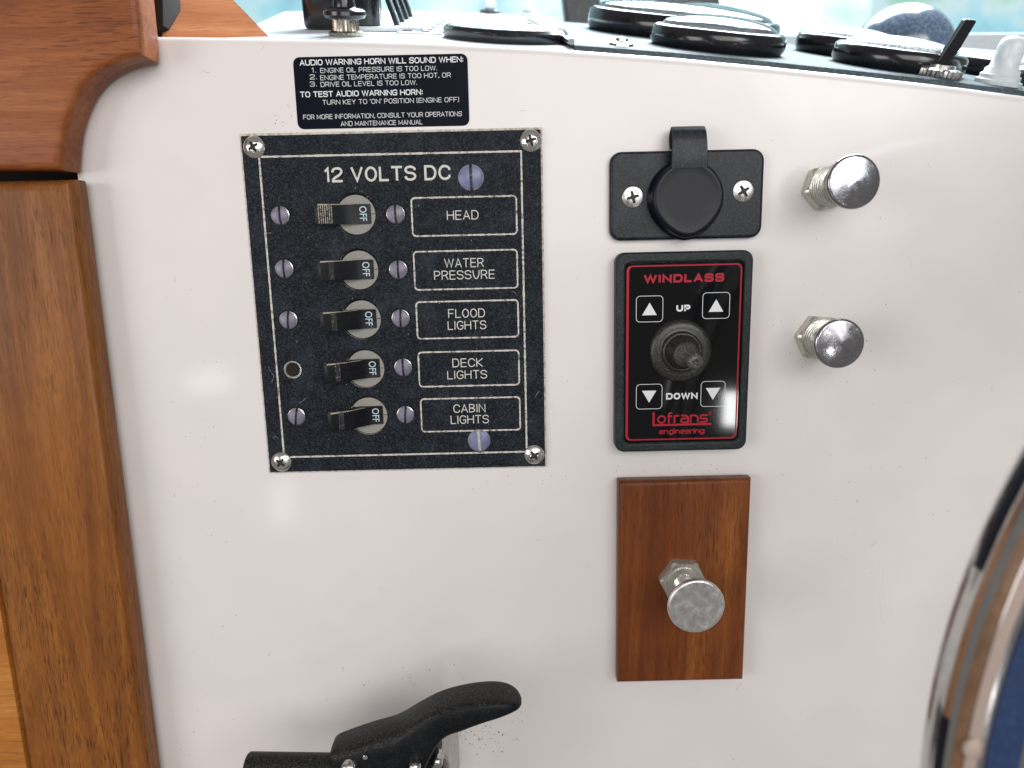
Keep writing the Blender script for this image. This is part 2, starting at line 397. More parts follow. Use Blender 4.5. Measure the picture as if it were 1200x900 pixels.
def ribbon(pts, w, z, vs, fs, closed=False, cap=True, jitter=0.0, wfn=None):
    n = len(pts); L, Rr = [], []
    clean = [pts[0]]
    for p in pts[1:]:
        if (p - clean[-1]).length > 1e-5: clean.append(p)
    if closed and (clean[-1] - clean[0]).length < 1e-5: clean.pop()
    pts = clean; n = len(pts)
    for i in range(n):
        if closed: a, b = pts[i - 1], pts[(i + 1) % n]
        else: a, b = pts[max(i - 1, 0)], pts[min(i + 1, n - 1)]
        d1 = (pts[i] - a); d2 = (b - pts[i])
        if d1.length < 1e-9: d1 = d2
        if d2.length < 1e-9: d2 = d1
        n1 = Vector((-d1.y, d1.x)).normalized(); n2 = Vector((-d2.y, d2.x)).normalized()
        nn = (n1 + n2)
        nn = n1 if nn.length < 1e-3 else nn.normalized()
        c = max(nn.dot(n1), 0.5)
        ww = w * (1 + random.uniform(-jitter, jitter)) if wfn is None else wfn(pts[i], nn)
        L.append(pts[i] + nn * ww / 2 / c); Rr.append(pts[i] - nn * ww / 2 / c)
    if not closed and cap:
        d = (pts[0] - pts[1]).normalized() * w * 0.3; L[0] += d; Rr[0] += d
        d = (pts[-1] - pts[-2]).normalized() * w * 0.3; L[-1] += d; Rr[-1] += d
    o = len(vs)
    for a, b in zip(L, Rr): vs.append((a.x, a.y, z)); vs.append((b.x, b.y, z))
    for i in range(n if closed else n - 1):
        j = (i + 1) % n
        fs.append((o + 2 * i, o + 2 * i + 1, o + 2 * j + 1, o + 2 * j))

# stroke letters: width, list of (points, closed, corner indices kept sharp); '*' = all sharp
GL = {
 'A': (1, [([(0, 0), (.5, 1), (1, 0)], 0, '*'), ([(.2, .32), (.8, .32)], 0, '*')]),
 'B': (.9, [([(0, 0), (0, 1), (.84, 1), (.84, .53), (0, .53)], 0, (0, 1, 4)), ([(0, .53), (.9, .53), (.9, 0), (0, 0)], 0, (0, 3))]),
 'C': (1, [([(1, .74), (1, 1), (0, 1), (0, 0), (1, 0), (1, .26)], 0, ())]),
 'D': (1, [([(0, 0), (0, 1), (1, 1), (1, 0)], 1, (0, 1))]),
 'E': (.85, [([(.85, 1), (0, 1), (0, 0), (.85, 0)], 0, '*'), ([(0, .52), (.8, .52)], 0, '*')]),
 'F': (.85, [([(.85, 1), (0, 1), (0, 0)], 0, '*'), ([(0, .5), (.75, .5)], 0, '*')]),
 'G': (1, [([(1, .78), (1, 1), (0, 1), (0, 0), (1, 0), (1, .46), (.55, .46)], 0, (5,))]),
 'H': (1, [([(0, 0), (0, 1)], 0, '*'), ([(1, 0), (1, 1)], 0, '*'), ([(0, .52), (1, .52)], 0, '*')]),
 'I': (.04, [([(.02, 0), (.02, 1)], 0, '*')]),
 'K': (.95, [([(0, 0), (0, 1)], 0, '*'), ([(.95, 1), (.1, .5), (.95, 0)], 0, '*')]),
 'L': (.8, [([(0, 1), (0, 0), (.8, 0)], 0, '*')]),
 'M': (1.15, [([(0, 0), (0, 1), (.575, .2), (1.15, 1), (1.15, 0)], 0, '*')]),
 'N': (1, [([(0, 0), (0, 1), (1, 0), (1, 1)], 0, '*')]),
 'O': (1, [([(0, 0), (0, 1), (1, 1), (1, 0)], 1, ())]),
 'P': (.9, [([(0, 0), (0, 1), (.9, 1), (.9, .42), (0, .42)], 0, (1,))]),
 'R': (.95, [([(0, 0), (0, 1), (.92, 1), (.92, .44), (0, .44)], 0, (1,)), ([(.6, .44), (.95, 0)], 0, '*')]),
 'S': (.95, [([(.93, .78), (.93, 1), (0, 1), (0, .52), (.95, .52), (.95, 0), (0, 0), (0, .22)], 0, ())]),
 'T': (.95, [([(0, 1), (.95, 1)], 0, '*'), ([(.475, 1), (.475, 0)], 0, '*')]),
 'U': (1, [([(0, 1), (0, 0), (1, 0), (1, 1)], 0, ())]),
 'V': (1, [([(0, 1), (.5, 0), (1, 1)], 0, '*')]),
 'W': (1.5, [([(0, 1), (.38, 0), (.75, 1), (1.12, 0), (1.5, 1)], 0, '*')]),
 'Y': (1, [([(0, 1), (.5, .45), (1, 1)], 0, '*'), ([(.5, .45), (.5, 0)], 0, '*')]),
 '1': (.3, [([(0, .8), (.25, 1), (.25, 0)], 0, '*')]),
 '2': (.9, [([(0, .74), (0, 1), (.9, 1), (.9, .55), (0, .2), (0, 0), (.9, 0)], 0, (5,))]),
 '3': (.9, [([(0, .8), (0, 1), (.88, 1), (.88, .52), (.3, .52)], 0, ()), ([(.3, .52), (.9, .52), (.9, 0), (0, 0), (0, .2)], 0, ())]),
 '.': (.08, [([(.04, 0), (.04, .1)], 0, '*')]),
 ',': (.1, [([(.08, .1), (.0, -.15)], 0, '*')]),
 ':': (.08, [([(.04, .1), (.04, .22)], 0, '*'), ([(.04, .62), (.04, .74)], 0, '*')]),
 "'": (.06, [([(.04, 1.02), (.02, .76)], 0, '*')]),
 '(': (.22, [([(.22, 1.05), (0, 1.0), (0, 0), (.22, -.05)], 0, ())]),
 ')': (.22, [([(0, 1.05), (.22, 1.0), (.22, 0), (0, -.05)], 0, ())]),
 'o': (.85, [([(0, 0), (0, .7), (.85, .7), (.85, 0)], 1, ())]),
 'f': (.5, [([(.5, 1), (.15, 1), (.15, 0)], 0, ()), ([(0, .66), (.45, .66)], 0, '*')]),
 'r': (.5, [([(0, 0), (0, .7)], 0, '*'), ([(0, .45), (0, .7), (.5, .7)], 0, ())]),
 'a': (.85, [([(.05, .7), (.85, .7), (.85, 0)], 0, ()), ([(.85, .4), (0, .4), (0, 0), (.85, 0)], 0, ())]),
 'n': (.85, [([(0, 0), (0, .7)], 0, '*'), ([(0, .5), (0, .7), (.85, .7), (.85, 0)], 0, ())]),
 's': (.8, [([(.8, .7), (0, .7), (0, .36), (.8, .36), (.8, 0), (0, 0)], 0, ())]),
 'e': (.85, [([(0, .36), (.85, .36), (.85, .7), (0, .7), (0, 0), (.82, 0)], 0, (0, 1))]),
 'g': (.85, [([(.85, .5), (.85, .7), (0, .7), (0, 0), (.85, 0)], 0, ()), ([(.85, .7), (.85, -.28), (.05, -.28)], 0, ())]),
 'i': (.04, [([(.02, 0), (.02, .7)], 0, '*'), ([(.02, .88), (.02, 1)], 0, '*')]),
}
def stroke_text(name, s, x0, x1, yb, cap, w, z, mt, parent, rnd=0.28, gap=0.34, jitter=0.0):
    """lay the string between x0 and x1 (mm) on baseline yb with capital height cap"""
    cx = 0; pos = []
    for ch in s:
        if ch == ' ': cx += 0.5 + gap * 0.3; continue
        pos.append((ch, cx)); cx += GL[ch][0] + gap
    cx -= gap
    kx = (x1 - x0) / cx; vs, fs = [], []; q = 0
    for ch, o in pos:
        for pts, closed, sharp in GL[ch][1]:
            pp = [((o + a) * kx, b * cap) for a, b in pts]
            sh = range(len(pts)) if sharp == '*' else sharp
            pl = path_round(pp, 1e3 if rnd >= 0.5 else rnd * min(cap, kx) * 1.5, closed, sh)
            pl = [Vector((p.x + x0, p.y + yb)) for p in pl]
            q += 1
            ribbon(pl, w, z + (q % 5) * 0.006, vs, fs, closed, jitter=jitter)
    return obj(name, mesh(name, vs, fs, mt, False), parent)
def font_text(name, s, x0, x1, yb, cap, z, mt, parent, bold=0.0, rot=0, spacing=1.0):
    cu = bpy.data.curves.new('tmp', 'FONT'); cu.body = s; cu.size = 1; cu.offset = bold; cu.resolution_u = 4; cu.space_character = spacing
    o = bpy.data.objects.new('tmp', cu); COL.objects.link(o)
    dg = bpy.context.evaluated_depsgraph_get(); dg.update()
    me = bpy.data.meshes.new_from_object(o.evaluated_get(dg))
    bpy.data.objects.remove(o); bpy.data.curves.remove(cu)
    xs = [v.co.x for v in me.vertices]; ys = [v.co.y for v in me.vertices]
    a, b = min(xs), max(xs)
    capu = max(ys)
    T = Matrix.Diagonal(((x1 - x0) / (b - a), cap / capu, 1, 1)) @ Matrix.Translation((-a, 0, 0))
    T = Matrix.Scale(MM, 4) @ Matrix.Translation((x0, yb, z)) @ T if not rot else T
    me.transform(T); me.name = name
    me.materials.clear(); me.materials.append(mt)
    return obj(name, me, parent) if not rot else me
def line_frame(name, pts, w, z, mt, parent, r=0.0, closed=True, dens=1.2, jitter=0.25, h=0.0):
    pl = path_round(pts, r, closed)
    den = []
    for i in range(len(pl) if closed else len(pl) - 1):
        a, b = pl[i], pl[(i + 1) % len(pl)]
        k = max(1, int((b - a).length / dens))
        den += [a.lerp(b, t / k) for t in range(k)]
    if not closed: den.append(pl[-1])
    vs, fs = [], []
    ribbon(den, w, z, vs, fs, closed, False, jitter)
    return obj(name, mesh(name, vs, fs, mt, False), parent)

# ------------------------------------------------------------------ setting: wall, dashboard, sky
TOP = [(185, 40.5), (300, 42), (400, 44), (500, 47), (640, 54), (720, 60), (800, 66), (900, 75.5), (1000, 86), (1100, 97), (1200, 110), (1400, 138)]
TOPM = [W(*p) for p in TOP]
def ye(x):
    if x <= TOPM[0][0]: return TOPM[0][1]
    for (a, b), (c, d) in zip(TOPM, TOPM[1:]):
        if x <= c: return b + (d - b) * (x - a) / (c - a)
    return TOPM[-1][1]
XL = W(91, 205)[0]
XR = 520
cols = [XL + (XR - XL) * i / 140 for i in range(141)]
RF = 5.0
prof = [-620 + 0, -300, -150, -60, 0, 40]
vs, fs = [], []
rows = None
for x in cols:
    t = ye(x)
    if x < W(190, 60)[0]: t = ye(W(190, 60)[0])
    col = [(x, y, 0) for y in prof if y < t - RF - 2] 
    while len(col) < len(prof): col.append((x, t - RF - 1, 0))
    for k in range(0, 10):
        a = R(90 * k / 9); col.append((x, t - RF + RF * math.sin(a), -RF + RF * math.cos(a)))
    col.append((x, t + 0.5, -RF - 3)); col.append((x, t - 14, -RF - 3.5)); col.append((x, -620, -RF - 3.5))
    rows = len(col); vs += col
for i in range(len(cols) - 1):
    for k in range(rows - 1):
        a = i * rows + k; fs.append((a, a + 1, a + rows + 1, a + rows))
o = props(place(obj('wall', mesh('wall', vs, fs, GEL, True, ang=60))), kind='structure')

# cupboard interior behind the teak front
def box_vs(x0, y0, z0, x1, y1, z1):
    v = [(x, y, z) for x in (x0, x1) for y in (y0, y1) for z in (z0, z1)]
    f = [(0, 1, 3, 2), (4, 6, 7, 5), (0, 4, 5, 1), (2, 3, 7, 6), (0, 2, 6, 4), (1, 5, 7, 3)]
    return v, f
v, f = box_vs(-640, -620, -120, XL - 0.4, 260, -0.5)
f = [q for i, q in enumerate(f) if i != 5]
props(place(obj('cupboard_interior', mesh('cupboard_interior', v, f, DARKHOLE, False))), kind='structure')

SL = 0.32
# white grained dashboard top, sloping up and away
xk = W(676, 56)[0]
vs, fs = [], []; NX, NZ = 40, 16
for j in range(NZ + 1):
    d = RF + 3 + (342 - RF) * j / NZ
    xa = W(262, 42)[0] - (d / 342) * 62
    xb = xk + 12
    for i in range(NX + 1):
        x = xa + (xb - xa) * i / NX
        vs.append((x, ye(max(x, TOPM[1][0])) + SL * d - 1.2, -d))
base = len(vs)
vs += [(v[0], v[1] - 8, v[2]) for v in vs]
for j in range(NZ):
    for i in range(NX):
        a = j * (NX + 1) + i
        fs += [(a, a + 1, a + NX + 2, a + NX + 1), (a + base, a + NX + 1 + base, a + NX + 2 + base, a + 1 + base)]
for i in range(NX):
    fs.append((i, i + base, i + 1 + base, i + 1)); a = NZ * (NX + 1) + i; fs.append((a, a + 1, a + 1 + base, a + base))
for j in range(NZ):
    a = j * (NX + 1); fs.append((a, a + NX + 1, a + NX + 1 + base, a + base)); a += NX; fs.append((a, a + base, a + NX + 1 + base, a + NX + 1))
props(place(obj('dashboard', mesh('dashboard', vs, fs, DASHW, True))), kind='structure')
v, f = box_vs(-4500, -1200, -3000, 4500, 3600, -3010)
props(place(obj('sky', mesh('sky', v, f, SKYM, False))), kind='structure')

def dash_frame(px, z, s=None):
    """matrix at the dash point seen in column px at depth z (negative, behind the wall): z axis = dash normal"""
    x = None
    py = 45
    for _ in range(30):
        x = W(px, py, z)[0]; y = ye(x) + SL * (-z)
        # image row of that point
        c = RC @ Vector((x, -y, DIST - z)); py = 450 + F * c.y / c.z
    dydx = (ye(x + 5) - ye(x - 5)) / 10
    ax = Vector((1, dydx, 0)).normalized(); az0 = Vector((0, SL, -1)).normalized()
    nz = ax.cross(az0).normalized()
    if nz.y < 0: nz = -nz
    ay = nz.cross(ax)
    M = Matrix((ax, ay, nz)).transposed().to_4x4()
    return (x, y, z), M, (870.0 / (DIST - z))

# grey instrument panel slab on the right of the dashboard
ip_x0 = xk
vs, fs = [], []
NX = 30
xs_ = [ip_x0 + (XR - ip_x0) * i / NX for i in range(NX + 1)]
secs = [(6.0, -7.5), (5.2, -1.5), (6.6, 0.9), (9.0, 1.8), (222, 1.8), (222, -7.5)]
for x in xs_:
    for d, h in secs:
        xx = x + (0 if x > ip_x0 + 1 else 0) + (-(d / 222) * 16 if x < ip_x0 + 1 else 0)
        vs.append((xx, ye(xx) + SL * d + h, -d))
ns = len(secs)
for i in range(NX):
    for k in range(ns):
        a, b = i * ns + k, i * ns + (k + 1) % ns
        fs.append((a, b, b + ns, a + ns))
fs.append(tuple(range(ns))); fs.append(tuple(NX * ns + k for k in range(ns)))
ip = thing('instrument_panel', 'grey textured instrument panel sloping away behind the top edge of the white wall', 'panel')
obj('panel_sheet', mesh('panel_sheet', vs, fs, PANELG, True, ang=25), ip)
# bright metal edge trims
pt = [Vector((ip_x0 - 1.5 - d / 222 * 16, ye(ip_x0) + SL * d + 2.6, -d)) for d in (7, 40, 90, 150, 222)]
def tube(name, pts, r, mt, parent=None, n=12, caps=True, rfn=None):
    vs, fs = [], []
    up = Vector((0.13, 0.21, 1)).normalized()
    for i, p in enumerate(pts):
        a = pts[max(i - 1, 0)]; b = pts[min(i + 1, len(pts) - 1)]
        t = (Vector(b) - Vector(a)).normalized(); u = t.cross(up)
        if u.length < 1e-3: u = t.cross(Vector((0, 1, 0)))
        u.normalize(); w = t.cross(u)
        rr = r if rfn is None else rfn(i)
        for k in range(n):
            g = 2 * math.pi * k / n; q = Vector(p) + u * rr * math.cos(g) + w * rr * math.sin(g); vs.append(tuple(q))
    for i in range(len(pts) - 1):
        for k in range(n):
            a, b = i * n + k, i * n + (k + 1) % n; fs.append((a, b, b + n, a + n))
    if caps: fs.append(tuple(range(n))); fs.append(tuple((len(pts) - 1) * n + k for k in range(n)))
    return obj(name, mesh(name, vs, fs, mt), parent)
tube('edge_trim', pt, 1.6, SCREWG, ip, 10)

# windscreen frame and pane, far behind the dashboard
wf = thing('windscreen', 'windscreen with grey upright posts seen behind the round dials', 'window')
ZW = -430
def wpx(px, py): return W(px, py, ZW)
def post(pxb, pxt):
    a = wpx(pxb[0], 45); b = wpx(pxb[1], 45); c = wpx(pxt[1], -120); d = wpx(pxt[0], -120)
    slab('post', [[a, b, c, d]], ZW - 14, ZW + 14, 3, POSTM, wf)
post((664, 704), (646, 694))
post((800, 846), (778, 818))
a, b = wpx(-100, 20)[0], wpx(1500, 20)[0]
ysil = wpx(660, 34)[1]
slab('sill', [[(a, ysil - 60), (b, ysil - 75), (b, ysil - 22), (a, ysil - 2)]], ZW - 20, ZW + 20, 2, DASHW, wf)
slab('pane', [[(a, ysil - 6), (b, ysil - 24), (b, ysil + 300), (a, ysil + 300)]], ZW - 3, ZW + 1, 0, PANE, wf)

# ------------------------------------------------------------------ teak joinery on the left
TH = 21.0
outer = [(-320, 0), (-320, 203.5), (98.5, 203.5), (100, 182), (102.5, 160), (107, 143), (113, 128), (121, 113), (131, 101), (143, 91.5), (158, 84), (172, 79.5), (190, 76), (188, 40), (184, 0), (179, -80), (-320, -80)]
lp = [W(*p) for p in outer[1:]]
ub = thing('upper_teak_board', 'horizontal grained brown teak board with a concave curved lower corner', 'board', (lp[0][0], lp[0][1], 0))
slab('board', [sub(lp, (lp[0][0], lp[0][1]))], 0.6, TH, 3.6, TEAK_UP, ub)
# lower cupboard door: upright stile, rail piece beside it
dl = W(107, 213.5); dr = W(193, 898)
xe = (dl[0] + dr[0]) / 2
TD = 19.0
jl = W(0, 735, TD)[0] ; jl2 = W(35, 900, TD)[0]
ytop = dl[1] + 0.2
dt = thing('cupboard_door', 'tall brown teak cupboard door with vertical grain below the curved board', 'door', (xe, -300, 0))
slab('stile', [[(xe - (xe - (jl + jl2) / 2), ytop + 300)] + [(xe, ytop + 300)] + [(xe, -140), ((jl + jl2) / 2, -140)]], 0.8, TD, 5.5, TEAK_LOW, dt).location = Vector((-xe, 0, 0)) * MM
slab('rail', [[((jl + jl2) / 2 - 260, -140), ((jl + jl2) / 2 - 0.25, -140), ((jl + jl2) / 2 - 0.25, ytop + 300), ((jl + jl2) / 2 - 260, ytop + 300)]], 0.8, TD - 0.3, 0.5, TEAK_RAIL, dt).location = Vector((-xe, 0, 0)) * MM
# bright wood cheek beyond the wall top
a = W(190, 44, -10); b = W(318, 46, -10); c = W(262, -12, -46); d = W(189, -12, -46)
vs = [(a[0], a[1], -10), (b[0], b[1], -10), (c[0], c[1], -46), (d[0], d[1], -46)]
vs += [(x, y - 4, z - 10) for x, y, z in vs]
wc = props(place(obj('side_board', mesh('side_board', vs, [(0, 1, 2, 3), (7, 6, 5, 4), (0, 4, 5, 1), (1, 5, 6, 2), (2, 6, 7, 3), (3, 7, 4, 0)], TEAK_SUN, False))), 'sunlit pale orange wooden board slanting behind the wall beside the upper teak board', 'board')
a = W(178, 38, -8); b = W(191, 30, -8); c = W(190, -20, -8); d = W(172, -20, -8)
props(place(obj('dark_post', curve_mesh('dark_post', [[a, b, c, d]], -30, -8, 0.8, DARKHOLE))), 'narrow dark upright post between the upper teak board and the orange board', 'post')

# ------------------------------------------------------------------ screws
def cross_fn(Rr, dome, arm, half, flat=0.0):
    def fn(x, y, r):
        z = dome * (1 - (r / Rr) ** 2.4) + 0.35 * (1 if r < Rr * .97 else 0.3)
        ins = (abs(x) < half * (1.15 - 0.5 * abs(y) / arm) and abs(y) < arm) or (abs(y) < half * (1.15 - 0.5 * abs(x) / arm) and abs(x) < arm)
        return (z - 1.1, 1) if ins else (z, 0)
    return fn
ME_PAN = hf_disc('corner_screw', 5.7, cross_fn(5.7, 2.2, 2.7, 0.75), [SCREW, GRIME], 26, 96, -0.2)
ME_FLAT = hf_disc('flat_screw', 5.6, cross_fn(5.6, 0.7, 3.1, 0.8), [SCREWG, GRIME], 26, 96, -0.2)
def slot_fn(Rr, dome, half, depth):
    def fn(x, y, r):
        z = dome * (1 - (r / Rr) ** 2.6) + 0.2
        return (z - depth, 1) if (abs(x) < half and r < Rr * 0.97) else (z - (0.12 if r > Rr * .86 else 0), 2 if r > Rr * 0.87 else 0)
    return fn
ME_SM = hf_disc('slotted_screw', 4.9, slot_fn(4.9, 1.0, 0.5, 1.0), [LAV, SLOTD, SCREWG], 26, 96, -0.2)
ME_LG = hf_disc('slotted_screw', 6.6, slot_fn(6.6, 1.3, 0.65, 0.9), [LAV2, SLOTD, LAV], 26, 96, -0.2)
ME_LGB = hf_disc('slotted_screw', 6.2, slot_fn(6.2, 1.3, 0.75, 0.35), [LAV2, SLOTL, LAV], 26, 96, -0.2)
ME_OPEN = lathe('empty_screw_hole', [(5.0, 0.0), (4.8, 0.6), (4.0, 0.55), (3.7, 0.1), (3.6, 0.02), (0.01, 0.02)], [SCREWG, DARKHOLE], 48, [0, 0, 0, 1, 1])
ME_RING = lathe('screw_washer', [(5.5, 0.0), (5.3, 0.28), (4.9, 0.3), (4.7, 0.05)], BLK_PLATE, 48)

# ------------------------------------------------------------------ warning sticker
def rect_px(tl, tr, br, bl, d=0.0):
    q = [W(*p, d) for p in (tl, tr, br, bl)]
    return ((q[0][0] + q[3][0]) / 2, (q[2][1] + q[3][1]) / 2, (q[1][0] + q[2][0]) / 2, (q[0][1] + q[1][1]) / 2)
x0, y0, x1, y1 = rect_px((344.5, 68), (548, 62), (550, 147.5), (348, 151.5))
st = thing('warning_sticker', 'black sticker with small white capitals about the audio warning horn, above the switch panel', 'sticker', (x0, y0, 0))
OX, OY = x0, y0
slab('sticker_sheet', [sub(rrect(x0, y0, x1, y1, 3.3), (OX, OY))], 0.02, 0.30, 0.06, STICKER, st)
SK = (549 - 346) / (x1 - x0)
def st_line(s, pxa, pxb, pyc, bold):
    xa = W(pxa, pyc, 0.3)[0]; yc = W((pxa + pxb) / 2, pyc, 0.3)[1]; xb = W(pxb, pyc, 0.3)[0]
    cap = 2.35 if bold else 2.1
    stroke_text('lettering', s, xa - OX, xb - OX, yc - OY - cap / 2, cap, 0.48 if bold else 0.25, 0.33, INK_W, st)
mid = lambda xa, xb, ya: ya
st_line('AUDIO WARNING HORN WILL SOUND WHEN:', 351.5, 542.5, 71.5, True)
st_line('1.', 365.5, 370, 82.2, False); st_line('ENGINE OIL PRESSURE IS TOO LOW.', 375.5, 512, 81.2, False)
st_line('2.', 363.5, 371, 90.2, False); st_line('ENGINE TEMPERATURE IS TOO HOT, OR', 375.5, 528, 89.5, False)
st_line('3.', 363.5, 371, 98.5, False); st_line('DRIVE OIL LEVEL IS TOO LOW.', 376, 488.5, 97.8, False)
st_line('TO TEST AUDIO WARNING HORN:', 352, 495, 109.3, True)
st_line("TURN KEY TO 'ON' POSITION (ENGINE OFF)", 378, 537.5, 118.3, False)
st_line('FOR MORE INFORMATION, CONSULT YOUR OPERATIONS', 355.5, 541, 135.3, False)
st_line('AND MAINTENANCE MANUAL', 399.5, 495, 144, False)

# ------------------------------------------------------------------ breaker panel
x0, y0, x1, y1 = rect_px((281, 157), (637, 150), (639, 547), (317, 553))
OX, OY = x0, y0
bp = thing('breaker_panel', 'black engraved 12 volts DC switch panel with five lever switches on the white wall', 'switch panel', (x0, y0, 0))
ZB, ZF = 1.7, 2.5
def L(px, py, d=ZF): q = W(px, py, d); return (q[0] - OX, q[1] - OY)
BR = [((416, 251), (377, 250)), ((419, 316), (384, 314)), ((422, 374), (388, 372)), ((428, 432), (393, 430)), ((433, 487), (400, 485))]
HR = 10.9
bc = [L(*b[0]) for b in BR]
sx_l = [L(*p) for p in ((328, 252.5), (332, 315), (337.5, 375), (344.5, 433), (348, 488))]
sx_r = [L(*p) for p in ((464, 251), (466.5, 316), (469.5, 373), (472.5, 430.5), (475, 486))]
# regularise columns and rows (they are true columns on the real panel)
def fitcol(pts):
    n = len(pts); mx = sum(p[0] for p in pts) / n
    return [(mx + (p[0] - mx) * 0.35, p[1]) for p in pts]
bc, sx_l, sx_r = fitcol(bc), fitcol(sx_l), fitcol(sx_r)
PW, PH = x1 - x0, y1 - y0
slab('backing_plate', [[(0, 0), (PW, 0), (PW, PH), (0, PH)]] + [circ(c[0], c[1], HR + .15) for c in bc], 0.05, ZB, 0.5, CORE, bp)
slab('face_plate', [[(.95, .9), (PW - .95, .9), (PW - .95, PH - 1.2), (.95, PH - 1.2)]] + [circ(c[0], c[1], HR) for c in bc], ZB, ZF, 0.18, BLK_PLATE, bp)
# engraved border
bl_, br_ = L(304, 183), L(611, 178); b2 = L(332.5, 536); b3 = L(617, 529)
bx0, bx1 = (bl_[0] + b2[0]) / 2, (br_[0] + b3[0]) / 2; by1, by0 = (bl_[1] + br_[1]) / 2, (b2[1] + b3[1]) / 2
line_frame('border_line', [(bx0, by0), (bx1, by0), (bx1, by1), (bx0, by1)], 0.95, ZF + .02, ENGR, bp, 0.0, True, 1.0, 0.22)
# heading
xa = L(380.5, 203)[0]; xb = L(527.5, 203)[0]; yb = L(455, 211)[1]
stroke_text('heading_lettering', '12 VOLTS DC', xa + .4, xb - .4, yb, 6.4, 1.15, ZF + .03, INK_E, bp, rnd=0.5, gap=0.42, jitter=0.06)
for i, (p, q) in enumerate(zip(((298, 172.5), (622, 165), (330, 541), (626, 532.5)), (0.5, 0.3, 0.9, 0.6))):
    c = L(*p); obj('corner_screw', ME_PAN, bp, (c[0], c[1], ZF), q)
for i, c in enumerate(sx_l):
    if i == 3: obj('empty_screw_hole', ME_OPEN, bp, (c[0], c[1], ZF + .05)); continue
    obj('slotted_screw', ME_SM, bp, (c[0], c[1], ZF), (0.03, 0.0, -0.08, 0, -0.15)[i]); obj('screw_washer', ME_RING, bp, (c[0], c[1], ZF))
for i, c in enumerate(sx_r):
    obj('slotted_screw', ME_SM, bp, (c[0], c[1], ZF), (0.04, 0.02, -0.04, 0.03, -0.08)[i]); obj('screw_washer', ME_RING, bp, (c[0], c[1], ZF))
c = L(552, 208); o = obj('slotted_screw', ME_LG, bp, (c[0], c[1], ZF), 0.02); o['label'] = 'large lavender slotted screw beside the heading'
c = L(561.5, 516); o = obj('slotted_screw', ME_LGB, bp, (c[0], c[1], ZF), 0.06); o['label'] = 'large bluish screw with a bright slot overlapping the lowest label frame'
# name frames
LB = [((482, 233), (606, 228.5), (607, 274), (484, 277), ['HEAD'], (523.5, 561)),
      ((485, 296), (606, 291.5), (607, 336), (485.5, 341), ['WATER', 'PRESSURE'], None),
      ((488, 354), (607, 351.5), (607.5, 394), (489.5, 397.5), ['FLOOD', 'LIGHTS'], None),
      ((490, 413), (607.5, 410.5), (607.5, 451), (491, 453), ['DECK', 'LIGHTS'], None),
      ((493, 468), (608.5, 465), (609, 503), (495, 506.5), ['CABIN', 'LIGHTS'], None)]
TX = [[(523.5, 561, 252)], [(520.5, 567, 308), (508.5, 580, 322)], [(525, 568.5, 367), (524.5, 570, 381)], [(530, 566, 425), (524, 571, 439)], [(531, 569, 478.5), (528, 573, 491.5)]]
rr = []
for tl, tr, br, bl, _, _ in LB:
    a, b, c, d = L(*tl), L(*tr), L(*br), L(*bl)
    rr.append(((a[0] + d[0]) / 2, (c[1] + d[1]) / 2, (b[0] + c[0]) / 2, (a[1] + b[1]) / 2))
fx0 = sum(r[0] for r in rr) / 5; fx1 = sum(r[2] for r in rr) / 5
for (fr, words, tx) in zip(rr, [l[4] for l in LB], TX):
    a0, a1 = fx0 * .7 + fr[0] * .3, fx1 * .7 + fr[2] * .3
    f = line_frame('name_frame', [(a0, fr[1]), (a1, fr[1]), (a1, fr[3]), (a0, fr[3])], 0.8, ZF + .02, ENGR, bp, 1.9, True, 0.8, 0.3)
    ctr = (a0 + a1) / 2
    for wd_, (pa, pb, pyc) in zip(words, tx):
        xa = L(pa, pyc)[0]; yc = L((pa + pb) / 2, pyc)[1]; xb = L(pb, pyc)[0]; cap = 4.9
        stroke_text('lettering', wd_, xa + .3, xb - .3, yc - cap / 2 + .3, cap - .6, 0.48, ZF + .03, INK_E, f, rnd=0.5, gap=0.36)
# breakers: grey bushing in the hole, black paddle leaning out to the left, OFF printed near its root
def lever_mesh(tilt):
    hw = 5.1
    k = tilt
    pr = [(8.0, -1.3), (8.0, 1.6), (6.6, 2.0), (2.0, 2.6), (-1.0, 4.2 + k * .5), (-6.5, 8.4 + k), (-10.8, 11.6 + k), (-17.0, 14.6 + k), (-18.6, 14.2 + k), (-18.7, 13.0 + k), (-16.5, 11.2 + k), (-9.5, 6.4 + k * .8), (-5.2, 2.0), (-5.0, -1.3)]
    vs, fs = [], []
    n = len(pr)
    for y, e in ((-hw, 0.35), (-hw + .5, 0), (hw - .5, 0), (hw, 0.35)):
        cx = sum(p[0] for p in pr) / n; cz = sum(p[1] for p in pr) / n
        for x, z in pr: vs.append((x + (cx - x) * e * .06, y, z + (cz - z) * e * .06))
    for j in range(3):
        for i in range(n):
            a, b = j * n + i, j * n + (i + 1) % n; fs.append((a, b, b + n, a + n))
    fs.append(tuple(range(n))); fs.append(tuple(3 * n + i for i in range(n)))
    return mesh('lever', vs, fs, BLKPL, True, ang=35), pr
def ridges_mesh(pr, mt, k0, k1, nr):
    # raised ribs across the tip of the paddle
    a, b = Vector(pr[6]), Vector(pr[7]); d = (b - a); nrm = Vector((-d.y, d.x)).normalized()
    if nrm.y < 0: nrm = -nrm
    vs, fs = [], []
    for i in range(nr):
        t = k0 + (k1 - k0) * i / (nr - 1); p = a + d * t; u = d.normalized() * 0.26
        q = [p - u, p - u * .5 + nrm * .42, p + u * .5 + nrm * .42, p + u]
        o = len(vs)
        for y in (-4.6, 4.6): vs += [(w.x, y, w.y + .01) for w in q]
        fs += [(o, o + 1, o + 5, o + 4), (o + 1, o + 2, o + 6, o + 5), (o + 2, o + 3, o + 7, o + 6), (o, o + 3, o + 2, o + 1), (o + 4, o + 5, o + 6, o + 7)]
    return mesh('grip_ridges', vs, fs, mt, False)
